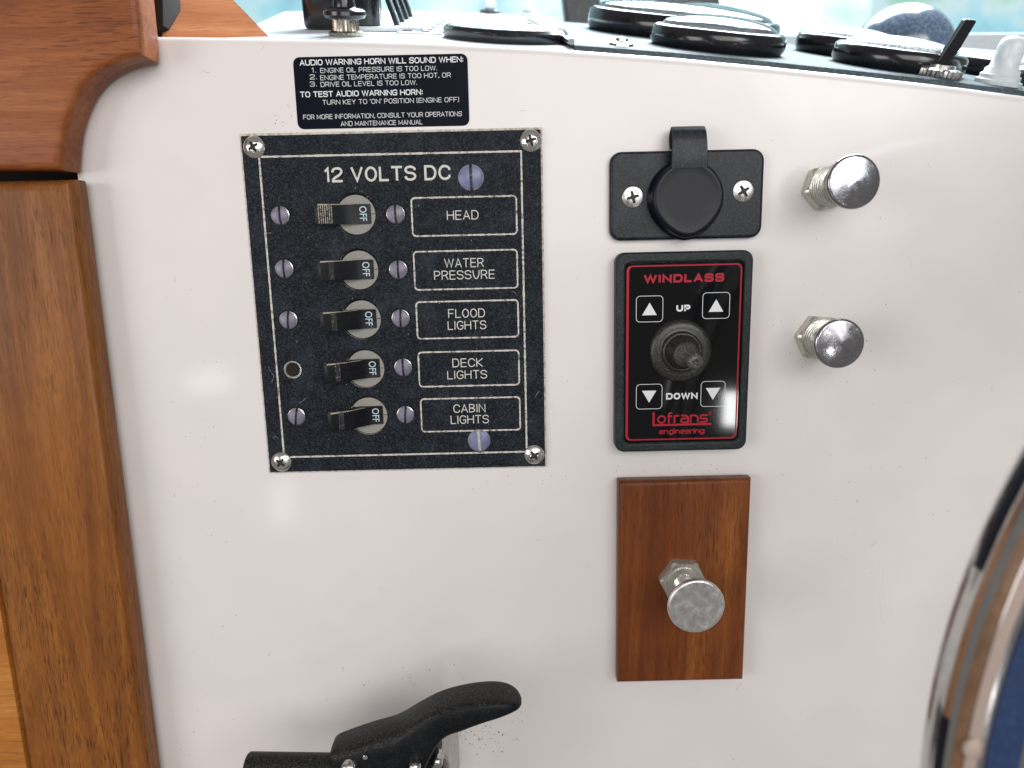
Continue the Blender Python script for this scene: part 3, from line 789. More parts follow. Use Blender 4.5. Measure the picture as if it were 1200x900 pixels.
slot = [(-9.1, -5.0), (8.2, -5.0), (8.2, 5.0), (-9.3, 5.0)]
ME_BUSH = curve_mesh('breaker_bushing', [circ(0.25, -0.3, HR - .75), slot[::-1]], 0.1, 1.35, 0.12, GREYPL)
ME_WELL_SHADE = curve_mesh('well_shade', [circ(0, 0, HR + .1)], 0.06, 0.14, 0, DARKHOLE)  # dark disc; its crescent past the offset bushing stands for the hole's shadow
ME_SEAM = curve_mesh('bushing_seam', [[(8.3, -0.16), (10.4, -0.16), (10.4, 0.16), (8.3, 0.16)]], 1.3, 1.37, 0, DARKHOLE)
ME_OFF = font_text('lettering', 'OFF', 0, 1, 0, 1, 0, INK_G, None, bold=0.004, rot=1)
ME_OFF.transform(Matrix.Scale(MM, 4) @ Matrix.Rotation(R(-90), 4, 'Z') @ Matrix.Diagonal((7.5, 3.7, 1, 1)) @ Matrix.Translation((-.5, -.5, 0)))
tl = [-2.6, -0.6, 0.6, 1.6, 2.2]
for i, c in enumerate(bc):
    b = obj('breaker', ME_BUSH, bp, (c[0], c[1], 0))
    b['label'] = ['breaker beside the HEAD frame, its paddle tip worn pale', 'breaker beside the WATER PRESSURE frame', 'breaker beside the FLOOD LIGHTS frame', 'breaker beside the DECK LIGHTS frame', 'breaker beside the CABIN LIGHTS frame'][i]
    obj('well_shade', ME_WELL_SHADE, b); obj('bushing_seam', ME_SEAM, b)
    me, pr = lever_mesh(tl[i]); lv = obj('lever', me, b)
    wv_, wf_ = [], []
    for (lx, lz) in pr[5:9]: wv_ += [(lx, 5.12, lz - .15), (lx, 5.12, lz - (1.8 if lx < -8 else .9))]
    for q in range(3): wf_.append((2 * q, 2 * q + 1, 2 * q + 3, 2 * q + 2))
    for q, (lx, lz) in enumerate(pr[4:8]):
        w_ = (0.15, 0.3, 0.45, 0.75)[q]; wv_ += [(lx, 5.1, lz + .06), (lx, 5.1 - w_, lz + .10)]
    for q in range(3): wf_.append((8 + 2 * q, 9 + 2 * q, 11 + 2 * q, 10 + 2 * q))
    obj('worn_edge', mesh('worn_edge', wv_, wf_, WORN3, False), b)
    obj('grip_ridges', ridges_mesh(pr, WORN1 if i == 0 else WORN2, 0.0 if i == 0 else 0.05, 0.95 if i == 0 else 0.35, 7 if i == 0 else 4), b)
    o = obj('lettering', ME_OFF, b, (4.2, 0.2, 2.47)); o.rotation_euler = (0, R(7.4), 0)

# ------------------------------------------------------------------ socket cover
x0, y0, x1, y1 = rect_px((714, 180), (896, 172), (893, 278), (715, 283), 4)
OX, OY = x0, y0
sc_ = thing('socket_cover', 'black rubber power socket cover with a round cap and two screws', 'socket', (x0, y0, 0))
slab('base_plate', [sub(rrect(x0, y0, x1, y1, 6.0), (OX, OY))], 0.05, 4.6, 1.7, RUB, sc_)
cc = W(807, 231.5, 13); cc = (cc[0] - OX, cc[1] - OY)
def capwarp(r, z, a):
    d = (a - R(272) + math.pi) % (2 * math.pi) - math.pi
    return r * (1 + 0.085 * math.exp(-(d / 0.42) ** 2) - 0.02 * math.exp(-((abs(d) - 0.95) / 0.3) ** 2))
cp = lathe('cap', [(19.6, 4.2), (19.6, 6.5), (18.6, 7.3), (18.5, 10.6), (18.0, 12.4), (16.9, 13.3), (15.8, 13.1), (12, 12.9), (0.01, 12.9)], RUBC, 72, None, True, capwarp, 55)
cpo = obj('cap', cp, sc_, (cc[0], cc[1], 0))
# strap folding up over the top edge
hw = 9.3
path = [(14.5, 12.9), (19, 13.2), (24, 12.8), (29.5, 11.9), (33.2, 10.2), (34.8, 7.6), (34.3, 5.2), (32, 3.6), (29.2, 2.4), (25, 4.7)]
vs, fs = [], []
th = 1.5
PV = [Vector(p) for p in path]
fine = path_round([tuple(p) for p in PV], 3.0, False)
for i, p in enumerate(fine):
    a, b = fine[max(i - 1, 0)], fine[min(i + 1, len(fine) - 1)]
    t = (b - a).normalized(); nrm = Vector((t.y, -t.x)) 
    if i == 0: nrm0 = nrm
    wd2 = hw - 0.9 * min(1, max(0, i / len(fine) * 1.5))
    for sx, off in ((-wd2, 0), (-wd2 + .4, .5 * th), (wd2 - .4, .5 * th), (wd2, 0), (wd2 - .4, -.5 * th), (-wd2 + .4, -.5 * th)):
        q = p + nrm * off; vs.append((sx + cc[0], q.x + cc[1], q.y))
for i in range(len(fine) - 1):
    for k in range(6):
        a, b = i * 6 + k, i * 6 + (k + 1) % 6; fs.append((a, b, b + 6, a + 6))
fs += [tuple(range(6)), tuple((len(fine) - 1) * 6 + k for k in range(6))]
obj('strap', mesh('strap', vs, fs, RUB, True, ang=50), sc_)
for p, q in (((741.5, 231), 0.25), ((871, 224), 0.55)):
    c = W(*p, 4.8); obj('flat_screw', ME_FLAT, sc_, (c[0] - OX, c[1] - OY, 4.55), q)

# ------------------------------------------------------------------ windlass switch
x0, y0, x1, y1 = rect_px((720.5, 297.5), (882, 291.5), (873, 525.5), (720.5, 529), 6)
OX, OY = x0, y0
wl = thing('windlass_switch', 'glossy black windlass up and down switch with red border in a grey rubber frame', 'switch', (x0, y0, 0))
ZP = 7.2
def L2(px, py, d=ZP): q = W(px, py, d); return (q[0] - OX, q[1] - OY)
fa, fb, fc, fd = L2(731, 309.5), L2(871, 305), L2(866, 515), L2(733, 519.5)
ix0, ix1, iy0, iy1 = (fa[0] + fd[0]) / 2, (fb[0] + fc[0]) / 2, (fc[1] + fd[1]) / 2, (fa[1] + fb[1]) / 2
W2, H2 = x1 - x0, y1 - y0
slab('frame', [rrect(0, 0, W2, H2, 5.2), rrect(ix0, iy0, ix1, iy1, 3)[::-1]], 0.05, 8.6, 1.5, FRAME, wl)
slab('face_plate', [rrect(ix0 + .25, iy0 + .25, ix1 - .25, iy1 - .25, 2.8)], 1, ZP, 0.35, GLOSSB, wl)
g = L2(734.5, 315), L2(868.5, 306.5), L2(862.5, 512), L2(735.5, 516.5)
gx0, gx1, gy0, gy1 = (g[0][0] + g[3][0]) / 2, (g[1][0] + g[2][0]) / 2, (g[2][1] + g[3][1]) / 2, (g[0][1] + g[1][1]) / 2
gx0 = max(gx0, ix0 + 1.0); gx1 = min(gx1, ix1 - 1.0)
pl = path_round([(gx0, gy0), (gx1, gy0), (gx1, gy1), (gx0, gy1)], 2.6, True)
vs, fs = [], []
ribbon(pl, 0.8, ZP + .03, vs, fs, True, False, 0, lambda p, n: 1.35 if p.x < gx0 + 1.2 else 0.75)
obj('red_border', mesh('red_border', vs, fs, INK_R, False), wl)
def lt(s, pa, pb, pyb, cap, w, mt, rnd=.28, gap=.34):
    a = L2(pa, pyb); b = L2(pb, pyb); stroke_text('lettering', s, a[0] + w / 2, b[0] - w / 2, a[1], cap, w, ZP + .035, mt, wl, rnd, gap)
lt('WINDLASS', 754.5, 848.5, 330.7, 3.3, 1.15, INK_R, gap=.5)
lt('UP', 792.5, 809, 364.2, 2.6, 0.95, INK_W, gap=.55)
lt('DOWN', 780.5, 817.5, 467.3, 2.7, 0.9, INK_W, gap=.5)
# maker's mark: tall l joined to an underline, small letters
q0, q1 = L2(764.5, 498.5), L2(833, 498.5)
qt = L2(764.5, 484)
vs, fs = [], []
ribbon(path_round([(q0[0] + .6, qt[1]), (q0[0] + .6, q0[1] + .1), (q1[0], q0[1] + .1)], 0, False), 1.15, ZP + .03, vs, fs)
obj('lettering', mesh('lettering', vs, fs, INK_R, False), wl)
lt("ofrans'", 770, 833, 495.6, 5.4, 0.95, INK_R, .3, .30)
lt('engineering', 772, 825.5, 508.3, 2.5, 0.55, INK_R, .3, .30)
for (pa, pb, pc, pd), up in (((745.5, 346.5, 777, 377.5), 1), ((823, 342.5, 855.5, 373.5), 1), ((745.5, 450, 776, 479.5), 0), ((821, 446.5, 850, 476.5), 0)):
    a, b = L2(pa, pd), L2(pc, pb)
    f = line_frame('arrow_frame', [a, (b[0], a[1]), b, (a[0], b[1])], 0.28, ZP + .03, INK_W, wl, 2.0, True, 3, 0)
    cx, cy = (a[0] + b[0]) / 2, (a[1] + b[1]) / 2; h, s = 3.3, 4.2
    tri = [(cx - s, cy - h), (cx + s, cy - h), (cx, cy + h)] if up else [(cx, cy - h), (cx + s, cy + h), (cx - s, cy + h)]
    tri = [((x - cx) * .93 + cx, y) for x, y in tri]
    obj('arrow', mesh('arrow', [(x, y, ZP + .035) for x, y in tri], [(0, 1, 2)], INK_W, False), f)
c = W(797.5, 411.5, ZP + 1); c = (c[0] - OX, c[1] - OY)
bt = lathe('toggle_boot', [(16.6, ZP - .1), (16.7, ZP + .8), (16.0, ZP + 2.0), (14.6, ZP + 2.7), (12.6, ZP + 3.1), (11.2, ZP + 2.9), (10.7, ZP + 3.3), (10.5, ZP + 4.6), (9.7, ZP + 5.4), (9.2, ZP + 5.2), (8.7, ZP + 6.4), (7.6, ZP + 9.5), (6.6, ZP + 12.6), (6.1, ZP + 13.2)], BOOT, 64, ang=70)
bto = obj('toggle_boot', bt, wl, (c[0], c[1], 0))
tg = lathe('toggle', [(6.6, 0), (6.2, 1.4), (5.0, 3.4), (4.1, 5.2), (3.8, 9.4), (4.1, 12.2), (3.7, 13.9), (2.2, 14.8), (1.2, 14.7), (1.0, 13.6), (0.01, 13.4)], BOOTT, 40, ang=70)
o = obj('toggle', tg, bto, (0, 0, ZP + 13.1)); o.rotation_euler = (R(7), R(7), 0)

# ------------------------------------------------------------------ teak plate
x0, y0, x1, y1 = rect_px((722, 561), (877, 557), (868, 790), (723, 795), 4)
tp = thing('teak_plate', 'reddish brown teak block below the windlass switch, a knob standing on it', 'plate', (x0, y0, 0))
slab('plate', [[(0, 0), (x1 - x0, 0), (x1 - x0, y1 - y0), (0, y1 - y0)]], 0.05, 10.0, 2.6, TEAK_DK, tp)

# ------------------------------------------------------------------ pull knobs
def hexnut(name, r, h, mt, rz):
    vs, fs = [], []
    n = 36
    def hr(a):  # hexagon radius with rounded corners
        t = (a % (math.pi / 3)) - math.pi / 6
        return min(r * math.cos(math.pi / 6) / math.cos(t), r * 0.985)
    lay = [(1.0, 0), (1.0, h * .82), (0.93, h), (0.80, h), (0.62, h - .05)]
    for k, z in lay:
        for i in range(n * 2):
            a = 2 * math.pi * i / (n * 2)
            rr = hr(a) if k > .97 else min(hr(a) * (k + .04), r * math.cos(math.pi / 6) * (k + .07))
            vs.append((rr * math.cos(a + rz), rr * math.sin(a + rz), z))
    m_ = n * 2
    for j in range(len(lay) - 1):
        for i in range(m_):
            a, b = j * m_ + i, j * m_ + (i + 1) % m_; fs.append((a, b, b + m_, a + m_))
    return mesh(name, vs, fs, mt, True, ang=28)
def knob(label, base_px, zbase, head_px, zhead, rh, style, nut_r, nut_rz, nut_h=6.0):
    b = W(*base_px, zbase + nut_h * .6); h = W(*head_px, zhead)
    t = thing('pull_knob', label, 'knob', (b[0], b[1], zbase), 'round metal pull knobs')
    obj('hex_nut', hexnut('hex_nut', nut_r, nut_h, NUT, nut_rz), t)
    H = zhead - zbase
    hx, hy = h[0] - b[0], h[1] - b[1]
    if style == 0:
        pr = [(9.8, nut_h - .3)]
        z = nut_h
        while z < H * .5: pr += [(10.2, z + .3), (10.2, z + 1.0), (8.8, z + 1.5), (8.8, z + 2.1)]; z += 2.6
        pr += [(8.3, z + .2), (8.3, H - 9), (9.6, H - 7.6), (10.6, H - 6.4)]
    else:
        pr = [(9.3, nut_h - .3), (9.3, nut_h + 1.0), (6.2, nut_h + 1.3), (6.2, nut_h + 2)]
        z = nut_h + 2
        while z < H - 8: pr += [(6.5, z + .3), (5.9, z + .8)]; z += 1.0
        pr += [(6.5, H - 7.5), (8.5, H - 5.4)]
    obj('threaded_shank', lathe('threaded_shank', pr, NUT, 56, ang=35), t)
    if style == 0:
        hp = [(9.6, -7.5), (10.6, -6.8), (11.0, -4.5), (rh - .5, -3.4), (rh, -2.6), (rh, -1.3), (rh - .5, -.55), (rh - 1.5, -.35), (rh * .5, .25), (rh * .05, .75), (0.01, .78)]
    else:
        hp = [(7.5, -6.5), (10.8, -4.4), (rh - .3, -3.2), (rh, -2.4), (rh, -1.1), (rh - .35, -.45), (rh - 1.1, -.12), (rh - 2.0, -.25), (rh * .5, -.2), (0.01, -.2)]
    o = obj('knob_head', lathe('knob_head', hp, CHROME if style == 0 else CHROME2, 72, ang=50), t, (0, 0, H))
    # the slight lean that puts the head where it is
    ax = Vector((hx, hy, H)).normalized()
    lean = Vector((0, 0, 1)).rotation_difference(ax)
    t.matrix_world = t.matrix_world @ lean.to_matrix().to_4x4()
    return t
knob('upper chrome pull knob right of the socket cover on the white wall', (969, 219.5), 0, (1002, 212.7), 33, 12.9, 0, 12.4, R(12))
knob('lower speckled chrome pull knob right of the windlass switch on the white wall', (961, 396), 0, (985, 403), 28, 12.7, 0, 13.0, R(-6))
knob('satin metal pull knob standing on the dark teak plate', (800, 681), 9, (816.5, 711.5), 42, 15.0, 1, 13.6, R(-4), 6.5)

# ------------------------------------------------------------------ throttle lever
TZ = 62.0
def T(px, py, z=TZ): return W(px, py, z)
org = T(420, 930)
tv = thing('throttle_lever', 'black gritty throttle lever handle at the bottom edge of the wall', 'lever', (org[0], org[1], 0))
# stations: top-back outline px, front-bottom outline px
ST = [((393, 868), (398, 915)), ((396, 856), (408, 935)), ((412, 848), (425, 945)), ((440, 838), (450, 945)), ((468, 829), (480, 955)), ((492, 817), (501, 900)), ((515, 806), (519, 871)), ((538, 799), (542, 861)), ((560, 795.5), (565, 852)), ((580, 795), (585, 845)), ((596, 799), (600, 838)), ((606, 807), (608, 832)), ((611, 817), (611, 826))]
DEP = [14, 20, 23, 24, 24, 23, 22, 22, 22, 21, 18, 13, 5]
vs, fs = [], []
NS = 20
def catm(P, t):
    n = len(P) - 1; i = min(int(t), n - 1); u = t - i
    p0, p1, p2, p3 = P[max(i - 1, 0)], P[i], P[i + 1], P[min(i + 2, n)]
    return tuple(0.5 * (2 * b + (c - a) * u + (2 * a - 5 * b + 4 * c - d) * u * u + (3 * b - a - 3 * c + d) * u ** 3) for a, b, c, d in zip(p0, p1, p2, p3))
stn = []
zc = TZ
for (a, b), dep in zip(ST, DEP):
    ta = W(*a, zc - dep / 2); bb = W(*b, zc + dep / 2)
    stn.append((ta[0], ta[1], bb[0], bb[1], dep))
NL = 60; ids = []
for i in range(NL + 1):
    s = catm(stn, i / NL * (len(stn) - 1))
    cx, cy = (s[0] + s[2]) / 2 - org[0], (s[1] + s[3]) / 2 - org[1]
    ux, uy = (s[0] - s[2]) / 2, (s[1] - s[3]) / 2
    dep = max(s[4], 0.5)
    for k in range(NS):
        a = 2 * math.pi * k / NS
        e = 0.42
        cz = math.copysign(abs(math.cos(a)) ** e, math.cos(a)); su = math.copysign(abs(math.sin(a)) ** e, math.sin(a))
        vs.append((cx + ux * su, cy + uy * su, zc + dep / 2 * cz))
for i in range(NL):
    for k in range(NS):
        a, b = i * NS + k, i * NS + (k + 1) % NS; fs.append((a, b, b + NS, a + NS))
        kk = (k + .5) / NS * 360
        ids.append(0 if 40 < kk < 180 else 1)
fs += [tuple(range(NS)), tuple(NL * NS + k for k in range(NS))]; ids += [0, 0]
obj('handle', mesh('handle', vs, fs, [LEVERM, LEVERF], True, ids, 75), tv)
a, b = W(283, 893, 60), W(402, 893, 60)
pb = [Vector((a[0] - org[0] + 2.5, a[1] - org[1] - 4.5, 60)), Vector((b[0] - org[0] + 6, b[1] - org[1] - 5.5, 60))]
n_ = (pb[1] - pb[0]).normalized()
tube('bar', [pb[0] - n_ * .0, pb[0] + n_ * .8, pb[1]], 8.6, LEVERM, tv, 32, True, lambda i: 7.9 if i == 0 else 8.6)
def bolt(px, py, z, r, mt=SCREWG):
    q = W(px, py, z)
    return obj('bolt', lathe('bolt', [(r, -6), (r, 1), (r * .86, 2.0), (r * .5, 2.7), (0.01, 2.9)], mt, 32), tv, (q[0] - org[0], q[1] - org[1], z))
bolt(409, 903, 76, 4.4); bolt(486, 899, 76, 3.0)
q = W(428, 887, 74); obj('chipped_spot', hf_disc('chipped_spot', 1.3, lambda x, y, r: (0.3 * (1 - r / 1.5), 0), [SCREW], 4, 9, 0), tv, (q[0] - org[0], q[1] - org[1], 74.3))
# metal bracket below the handle
P = [W(*p, 44) for p in ((508, 868), (526, 880), (530, 905), (533, 960), (500, 960), (505, 900))]
slab('bracket', [sub(P, org)], 0, 50, 1.2, m_steel('corroded_bracket', (0.5, 0.5, 0.46), 0.4, 0.9), tv)
P = [W(*p, 55) for p in ((497, 872), (512, 868), (518, 905), (522, 960), (490, 960))]
slab('side_plate', [sub(P, org)], 40, 56, 1.2, LEVERF, tv)
bolt(512, 893, 58, 3.2)

# ------------------------------------------------------------------ steering wheel (close to the camera, out of focus)
ZWH = 205
cpx = [W(*p, ZWH) for p in ((1200, 552), (1130, 710), (1087, 900))]
(ax, ay), (bx, by), (cx, cy) = cpx
d = 2 * (ax * (by - cy) + bx * (cy - ay) + cx * (ay - by))
ux = ((ax * ax + ay * ay) * (by - cy) + (bx * bx + by * by) * (cy - ay) + (cx * cx + cy * cy) * (ay - by)) / d
uy = ((ax * ax + ay * ay) * (cx - bx) + (bx * bx + by * by) * (ax - cx) + (cx * cx + cy * cy) * (bx - ax)) / d
RW = math.hypot(ax - ux, ay - uy)
tr = 14.5
sw = thing('steering_wheel', 'blurred steel boat steering wheel rim with brown and blue reflection bands at the right edge', 'steering wheel', (ux, uy, ZWH))
def band(name, r, a0, a1, mt, t0=0, t1=360, n=160, m_=14):
    vs, fs = [], []
    full = (t1 - t0 >= 360)
    for i in range(n + (0 if full else 1)):
        t = R(t0 + (t1 - t0) * i / n)
        for k in range(m_ + 1):
            a = R(a0 + (a1 - a0) * k / m_)
            rad = (RW - tr) + r * math.cos(a)
            vs.append((rad * math.cos(t), rad * math.sin(t), r * math.sin(a)))
    N = n if full else n
    for i in range(N):
        j = (i + 1) % n if full else i + 1
        for k in range(m_):
            a, b = i * (m_ + 1) + k, j * (m_ + 1) + k; fs.append((a, b, b + 1, a + 1))
    return obj(name, mesh(name, vs, fs, mt), sw)
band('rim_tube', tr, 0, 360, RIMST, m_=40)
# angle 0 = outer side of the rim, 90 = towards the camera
band('brown_reflection_band', tr + .35, 29, 42, BROWN_REFL)  # this and the strips below paint reflections onto the polished rim
band('beige_reflection_band', tr + .3, 43, 54, PINKC)
band('blue_reflection_band', tr + 1.2, 61, 92, BLUEC)
band('dark_reflection_band', tr + .25, -8, 7, RUBC, 152, 164.5, 24, 6)
band('dark_reflection_band', tr + .25, 10, 20, RUBC, 175, 184, 12, 6)
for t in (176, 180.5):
    g = R(t); q = obj('reflection_spot', lathe('reflection_spot', [(3.4, 0), (3.2, .8), (2.2, 1.4), (0.01, 1.6)], PINKC if t < 178 else RUB, 24), sw, ((RW - tr + tr * math.cos(R(50))) * math.cos(g), (RW - tr + tr * math.cos(R(50))) * math.sin(g), tr * math.sin(R(50)) - .2))  # small raised spots painting part of the rim's reflection
for t in (20, 140, 260):
    g = R(t); tube('spoke', [Vector((25 * math.cos(g), 25 * math.sin(g), -20)), Vector(((RW - tr) * math.cos(g), (RW - tr) * math.sin(g), 0))], 6, RIMST, sw, 16)
obj('hub', lathe('hub', [(34, -40), (34, -18), (30, -12), (0.01, -10)], RIMST, 48), sw)

# ------------------------------------------------------------------ dials on the instrument panel
def gauge(name, label, cat, px, z, wpx_, th=12.0, dome=7.0, lens=GLASS, group='round dials on the grey instrument panel'):
    at, M, k = dash_frame(px, z)
    r = wpx_ / 2 / k
    at = (at[0], at[1] + 1.8, at[2])
    t = thing(name, label, cat, at, group, M)
    obj('bezel', lathe('bezel', [(r - 3.5, -1), (r - 1.5, 0.2), (r, 3), (r + .2, th * .55), (r - 0.6, th - 1.6), (r - 2.6, th - .2), (r - 5.5, th), (r - 6.5, th - .8)], BEZEL, 72, ang=60), t)
    obj('dial', lathe('dial', [(r - 6.4, th - 3.5), (0.01, th - 3.5)], DIAL, 48), t)
    pr = [(r - 5.6, th - .5)] + [((r - 5.6) * math.cos(R(a)), th - .3 + dome * math.sin(R(a))) for a in (10, 20, 32, 44, 56, 68, 80)] + [(0.01, th - .3 + dome)]
    obj('lens', lathe('lens', pr, lens, 64, ang=60), t)
    return t, r, M
gauge('dial_gauge', 'largest black rimmed dial with domed glass, behind a smaller one, beside the window post', 'gauge', 797, -158, 205, 14, 9)
gauge('dial_gauge', 'black rimmed dial with clear domed glass in front of the largest dial', 'gauge', 838, -52, 145, 11, 7)
gauge('dial_gauge', 'speckled dial painted white with light bloom in front of the compass dome, leftmost of the whitened ones', 'gauge', 993, -128, 116, 12, 6, BLOOM_LENS)
gauge('dial_gauge', 'speckled dial painted white with light bloom close behind the black key switch', 'gauge', 1048, -52, 138, 11, 6, BLOOM_LENS)
gauge('dial_gauge', 'speckled dial painted white with light bloom at the right edge behind the milky boot', 'gauge', 1192, -135, 195, 11, 5, BLOOM_LENS)
gauge('dial_gauge', 'dial cut off by the right picture edge, in front of the wider whitened one', 'gauge', 1262, -52, 140, 11, 5, BLOOM_LENS)
at, M, k = dash_frame(1054, -208)
cd = thing('compass', 'spotted blue grey compass dome behind the whitened dials', 'compass', (at[0], at[1] + 1.8, at[2]), None, M)
r = 52 / k
obj('base_ring', lathe('base_ring', [(r + 1, 0), (r + 2, 3), (r + 1, 8), (r - 2, 9)], BEZEL, 56), cd)
obj('dome', lathe('dome', [(r * math.cos(R(a)), 6 + r * .92 * math.sin(R(a))) for a in range(0, 90, 8)] + [(0.01, 6 + r * .92)], FROSTB, 64), cd)
# key switch
at, M, k = dash_frame(1098, -20)
ks = thing('key_switch', 'black paddle key standing in a knurled chrome ring on the grey panel', 'switch', (at[0], at[1] + 1.8, at[2]), None, M)
def knurl(amp, cnt): return lambda r, z, a: r + (amp if z < 4 else 0) * math.cos(cnt * a)
obj('knurled_ring', lathe('knurled_ring', [(11, 0), (11.2, .6), (11.2, 3.4), (9.6, 4.2), (7.4, 4.4), (7.2, 6.0), (0.01, 6.0)], SCREWG, 120, None, True, knurl(.35, 30)), ks)
v, f = box_vs(-4.5, -1.6, 5.5, 4.5, 1.6, 28)
v = [(x * (1.0 if z < 10 else .9) * (1 if z < 20 else 1) + (z - 5) * .24 - (1.5 if z < 10 else 0), y, z) for x, y, z in v]
me = curve_mesh('key_blade', [[(-4.2, 5.0), (1.2, 5.0), (5.2, 12), (9.0, 27.5), (8.2, 28.6), (3.4, 28.6), (2.4, 27.8)]], -1.7, 1.7, .6, BEZEL)
me.transform(Matrix.Rotation(R(90), 4, 'X')); obj('key_blade', me, ks)
# milky boot
at, M, k = dash_frame(1168, -22)
mb = thing('switch_boot', 'translucent milky rubber switch boot near the right end of the panel', 'switch', (at[0], at[1] + 1.8, at[2]), None, M)
obj('boot', lathe('boot', [(11.5, 0), (11.5, 2), (10, 2.6), (10, 4.6), (8.8, 5.2), (8.6, 7.4), (7.2, 8.4), (6.6, 14), (6.8, 18), (6, 21.5), (3.6, 23.6), (0.01, 24)], MILKY, 48, ang=60), mb)
# small clip
at, M, k = dash_frame(728, -16)
cl = props(place(obj('panel_clip', lathe('panel_clip', [(6.5, 0), (6, 1.2), (3.4, 2.2), (2.8, 3.8), (0.01, 4.4)], SCREWG, 6, ang=20)), (at[0], at[1] + 1.8, at[2]), M), 'small bright metal clip at the front edge of the grey panel', 'clip')

# ------------------------------------------------------------------ things on the white dashboard
at, M, k = dash_frame(592, -46)
rd = thing('flat_round_cap', 'flat black round cap with a bright top lying on the white dashboard edge', 'cap', at, None, M)
r = 68 / k
obj('ring', lathe('ring', [(r - 1, -1), (r, .6), (r, 3.8), (r - 1.6, 5.4), (r - 4, 5.6), (r - 5, 5.0)], BEZEL, 72), rd)
obj('top_disc', lathe('top_disc', [(r - 5.1, 5.2), (r * .5, 5.8), (0.01, 6.0)], SCREWG, 56), rd)
at, M, k = dash_frame(406, -26)
bk = thing('screw_knob', 'small black capped knob with a knurled brass neck on the left of the dashboard', 'knob', at, None, M)
obj('neck', lathe('neck', [(9, -1), (9.6, .8), (7.0, 1.6), (6.6, 3), (6.6, 7.2), (5.5, 7.4)], BRASS, 96, None, True, lambda r, z, a: r + .25 * math.cos(24 * a)), bk)
obj('cap', lathe('cap', [(6.4, 6.8), (10.2, 7.6), (11.3, 9.2), (11.0, 11.0), (9.2, 12.2), (6.0, 13.0), (5.4, 17), (4.6, 18.4), (0.01, 18.8)], BEZEL, 56), bk)
at, M, k = dash_frame(412, -95)
vh = thing('vent_housing', 'black box with curved louvre fins on its right, behind the brass necked knob', 'vent', at, None, M)
wv = 36 / k
me = curve_mesh('housing', [rrect(-wv - 3, -30, wv + 1, -8, 7)], -1, 44, 3, BEZEL); obj('housing', me, vh)
for i in range(4):
    x = wv + 3.0 - i * 1.2; y0_ = -12 + i * 34
    me = curve_mesh('fin', [[(x + 6, -1), (x + 8.6, -1), (x + 6, 7), (x + 2.2, 17), (x + .2, 30), (x - 1, 48), (x - 3.2, 48), (x - 2, 29), (x + 0, 16), (x + 3.6, 6)]], -y0_ - 4, -y0_ + 4, .4, BEZEL)
    me.transform(Matrix.Translation((0, 0, 0)) @ Matrix.Rotation(R(90), 4, 'X')); obj('fin', me, vh)
me = curve_mesh('mount_plate', [rrect(wv - 12, -32, wv + 28, 130, 4)], -1, 1.4, .3, DASHW); obj('mount_plate', me, vh)
for px, z, lb in ((574, -322, 'left small stud at the back edge of the white dashboard'), (619, -300, 'right small stud with a pale ball top at the back edge of the dashboard')):
    at, M, k = dash_frame(px, z)
    t = thing('stud', lb, 'stud', at, 'small studs on the dashboard', M)
    obj('stud_base', lathe('stud_base', [(9, 0), (9, 3), (4, 4)], POSTM if px < 600 else DASHW, 24), t)
    obj('stud_top', lathe('stud_top', [(4, 3.5), (5.4, 6), (5.0, 9), (2.5, 11), (0.01, 11.4)], DASHW, 24), t)
me_g = lathe('vent_hole', [(3.6, .25), (3.4, .5), (2.8, .3), (0.01, .3)], [SCREWG, POSTM], 16, [0, 1, 1])
grl = None
at, M, k = dash_frame(500, -120)
gr = thing('drain_grille', 'double row of small dark holes in the white dashboard behind the flat cap', 'grille', at, None, M)
obj('grille_plate', curve_mesh('grille_plate', [rrect(-10, -70, 16, 90, 3)], -1.4, -.2, .2, DASHW), gr)
for i in range(8):
    for j in range(2): obj('vent_hole', me_g, gr, (-4 + j * 10, -60 + i * 19, -.2))

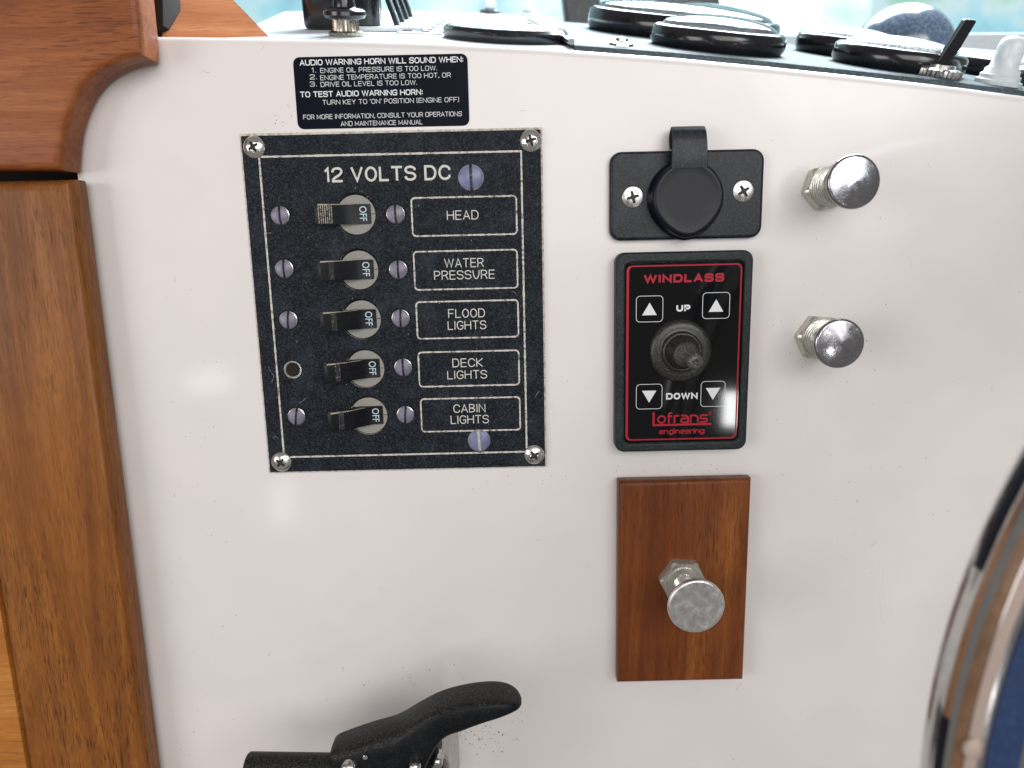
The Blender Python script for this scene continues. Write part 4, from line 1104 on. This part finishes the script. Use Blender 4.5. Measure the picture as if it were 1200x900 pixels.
# ------------------------------------------------------------------ dust, crumbs and hairs stuck to the wall
rnd = random.Random(3)
vs, fs = [], []
def crumb(x, y, z, r, el, a):
    o = len(vs); n = 6
    for k in range(n):
        t = 2 * math.pi * k / n; rr = r * rnd.uniform(.6, 1.2)
        px_, py_ = rr * el * math.cos(t), rr * math.sin(t)
        vs.append((x + px_ * math.cos(a) - py_ * math.sin(a), y + px_ * math.sin(a) + py_ * math.cos(a), z + .03))
    vs.append((x, y, z + r * .5))
    for k in range(n): fs.append((o + k, o + (k + 1) % n, o + n))
def hair(x, y, l, a, cur, w=.09):
    pts = []
    for k in range(9):
        pts.append(Vector((x, y))); a += cur / 9; x += l / 9 * math.cos(a); y += l / 9 * math.sin(a)
    ribbon(pts, w, .05, vs, fs)
for px, py, sx, sy, cnt, rm in ((560, 862, 55, 22, 70, .42), (470, 800, 60, 20, 24, .3), (465, 680, 45, 25, 16, .22), (335, 140, 35, 30, 22, .25), (600, 560, 160, 14, 30, .2), (800, 545, 60, 8, 16, .22), (1000, 480, 170, 330, 50, .26), (240, 600, 50, 280, 40, .22), (700, 400, 400, 300, 70, .2)):
    for _ in range(cnt):
        q = W(rnd.gauss(px, sx * .5), rnd.gauss(py, sy * .5))
        if q[1] < ye(q[0]) - 8 and q[0] > XL + 12: crumb(q[0], q[1], 0, rm * rnd.uniform(.35, 1.1), rnd.uniform(1, 1.9), rnd.uniform(0, 6))
for px, py, l, a, cu in ((238, 82, 4.5, -1.1, 1.6), (306, 58, 2.5, 0.3, 1), (1088, 192, 2.6, -1.2, .5), (870, 800, 7, -2.4, .3), (610, 130, 3, .5, -1), (205, 330, 3, 1.2, .6), (1020, 640, 5, .4, .7)):
    q = W(px, py); hair(q[0], q[1], l, a, cu)
CR = mat('brown_grit', (0.13, 0.105, 0.085), 0.8, spec=0.1)
o = place(obj('dust_specks', mesh('dust_specks', vs, fs, CR, False)))
props(o, 'tiny dark grit and hairs scattered over the white wall', None, None, 'stuff')
# pale scuffs and crumbs on the black panel face
vs, fs = [], []
for _ in range(70):
    x, y = rnd.uniform(3, PW - 3), rnd.uniform(3, PH - 3)
    crumb(x, y, ZF, rnd.uniform(.12, .3), rnd.uniform(1, 2.5), rnd.uniform(0, 6))
for x, y, l, a, cu in ((9, 132, 4, -.6, .9), (5, 60, 6, -1.2, .3), (6, 52, 4, .9, .5), (7, 20, 4, 1.6, 2.5), (140, 96, 4, 1.4, 2.2), (PW - 6, 40, 5, 1.2, -.4), (20, 40, 5, .3, .6)):
    hair(x, y, l, a, cu, .22)
o = obj('scuffs', mesh('scuffs', [(a, b, c + (ZF if c < 1 else 0)) for a, b, c in vs], fs, m_worn('grey_scuff', (0.24, 0.27, 0.30), (0.06, 0.07, 0.08), 900)), bp)
o['kind'] = 'stuff'
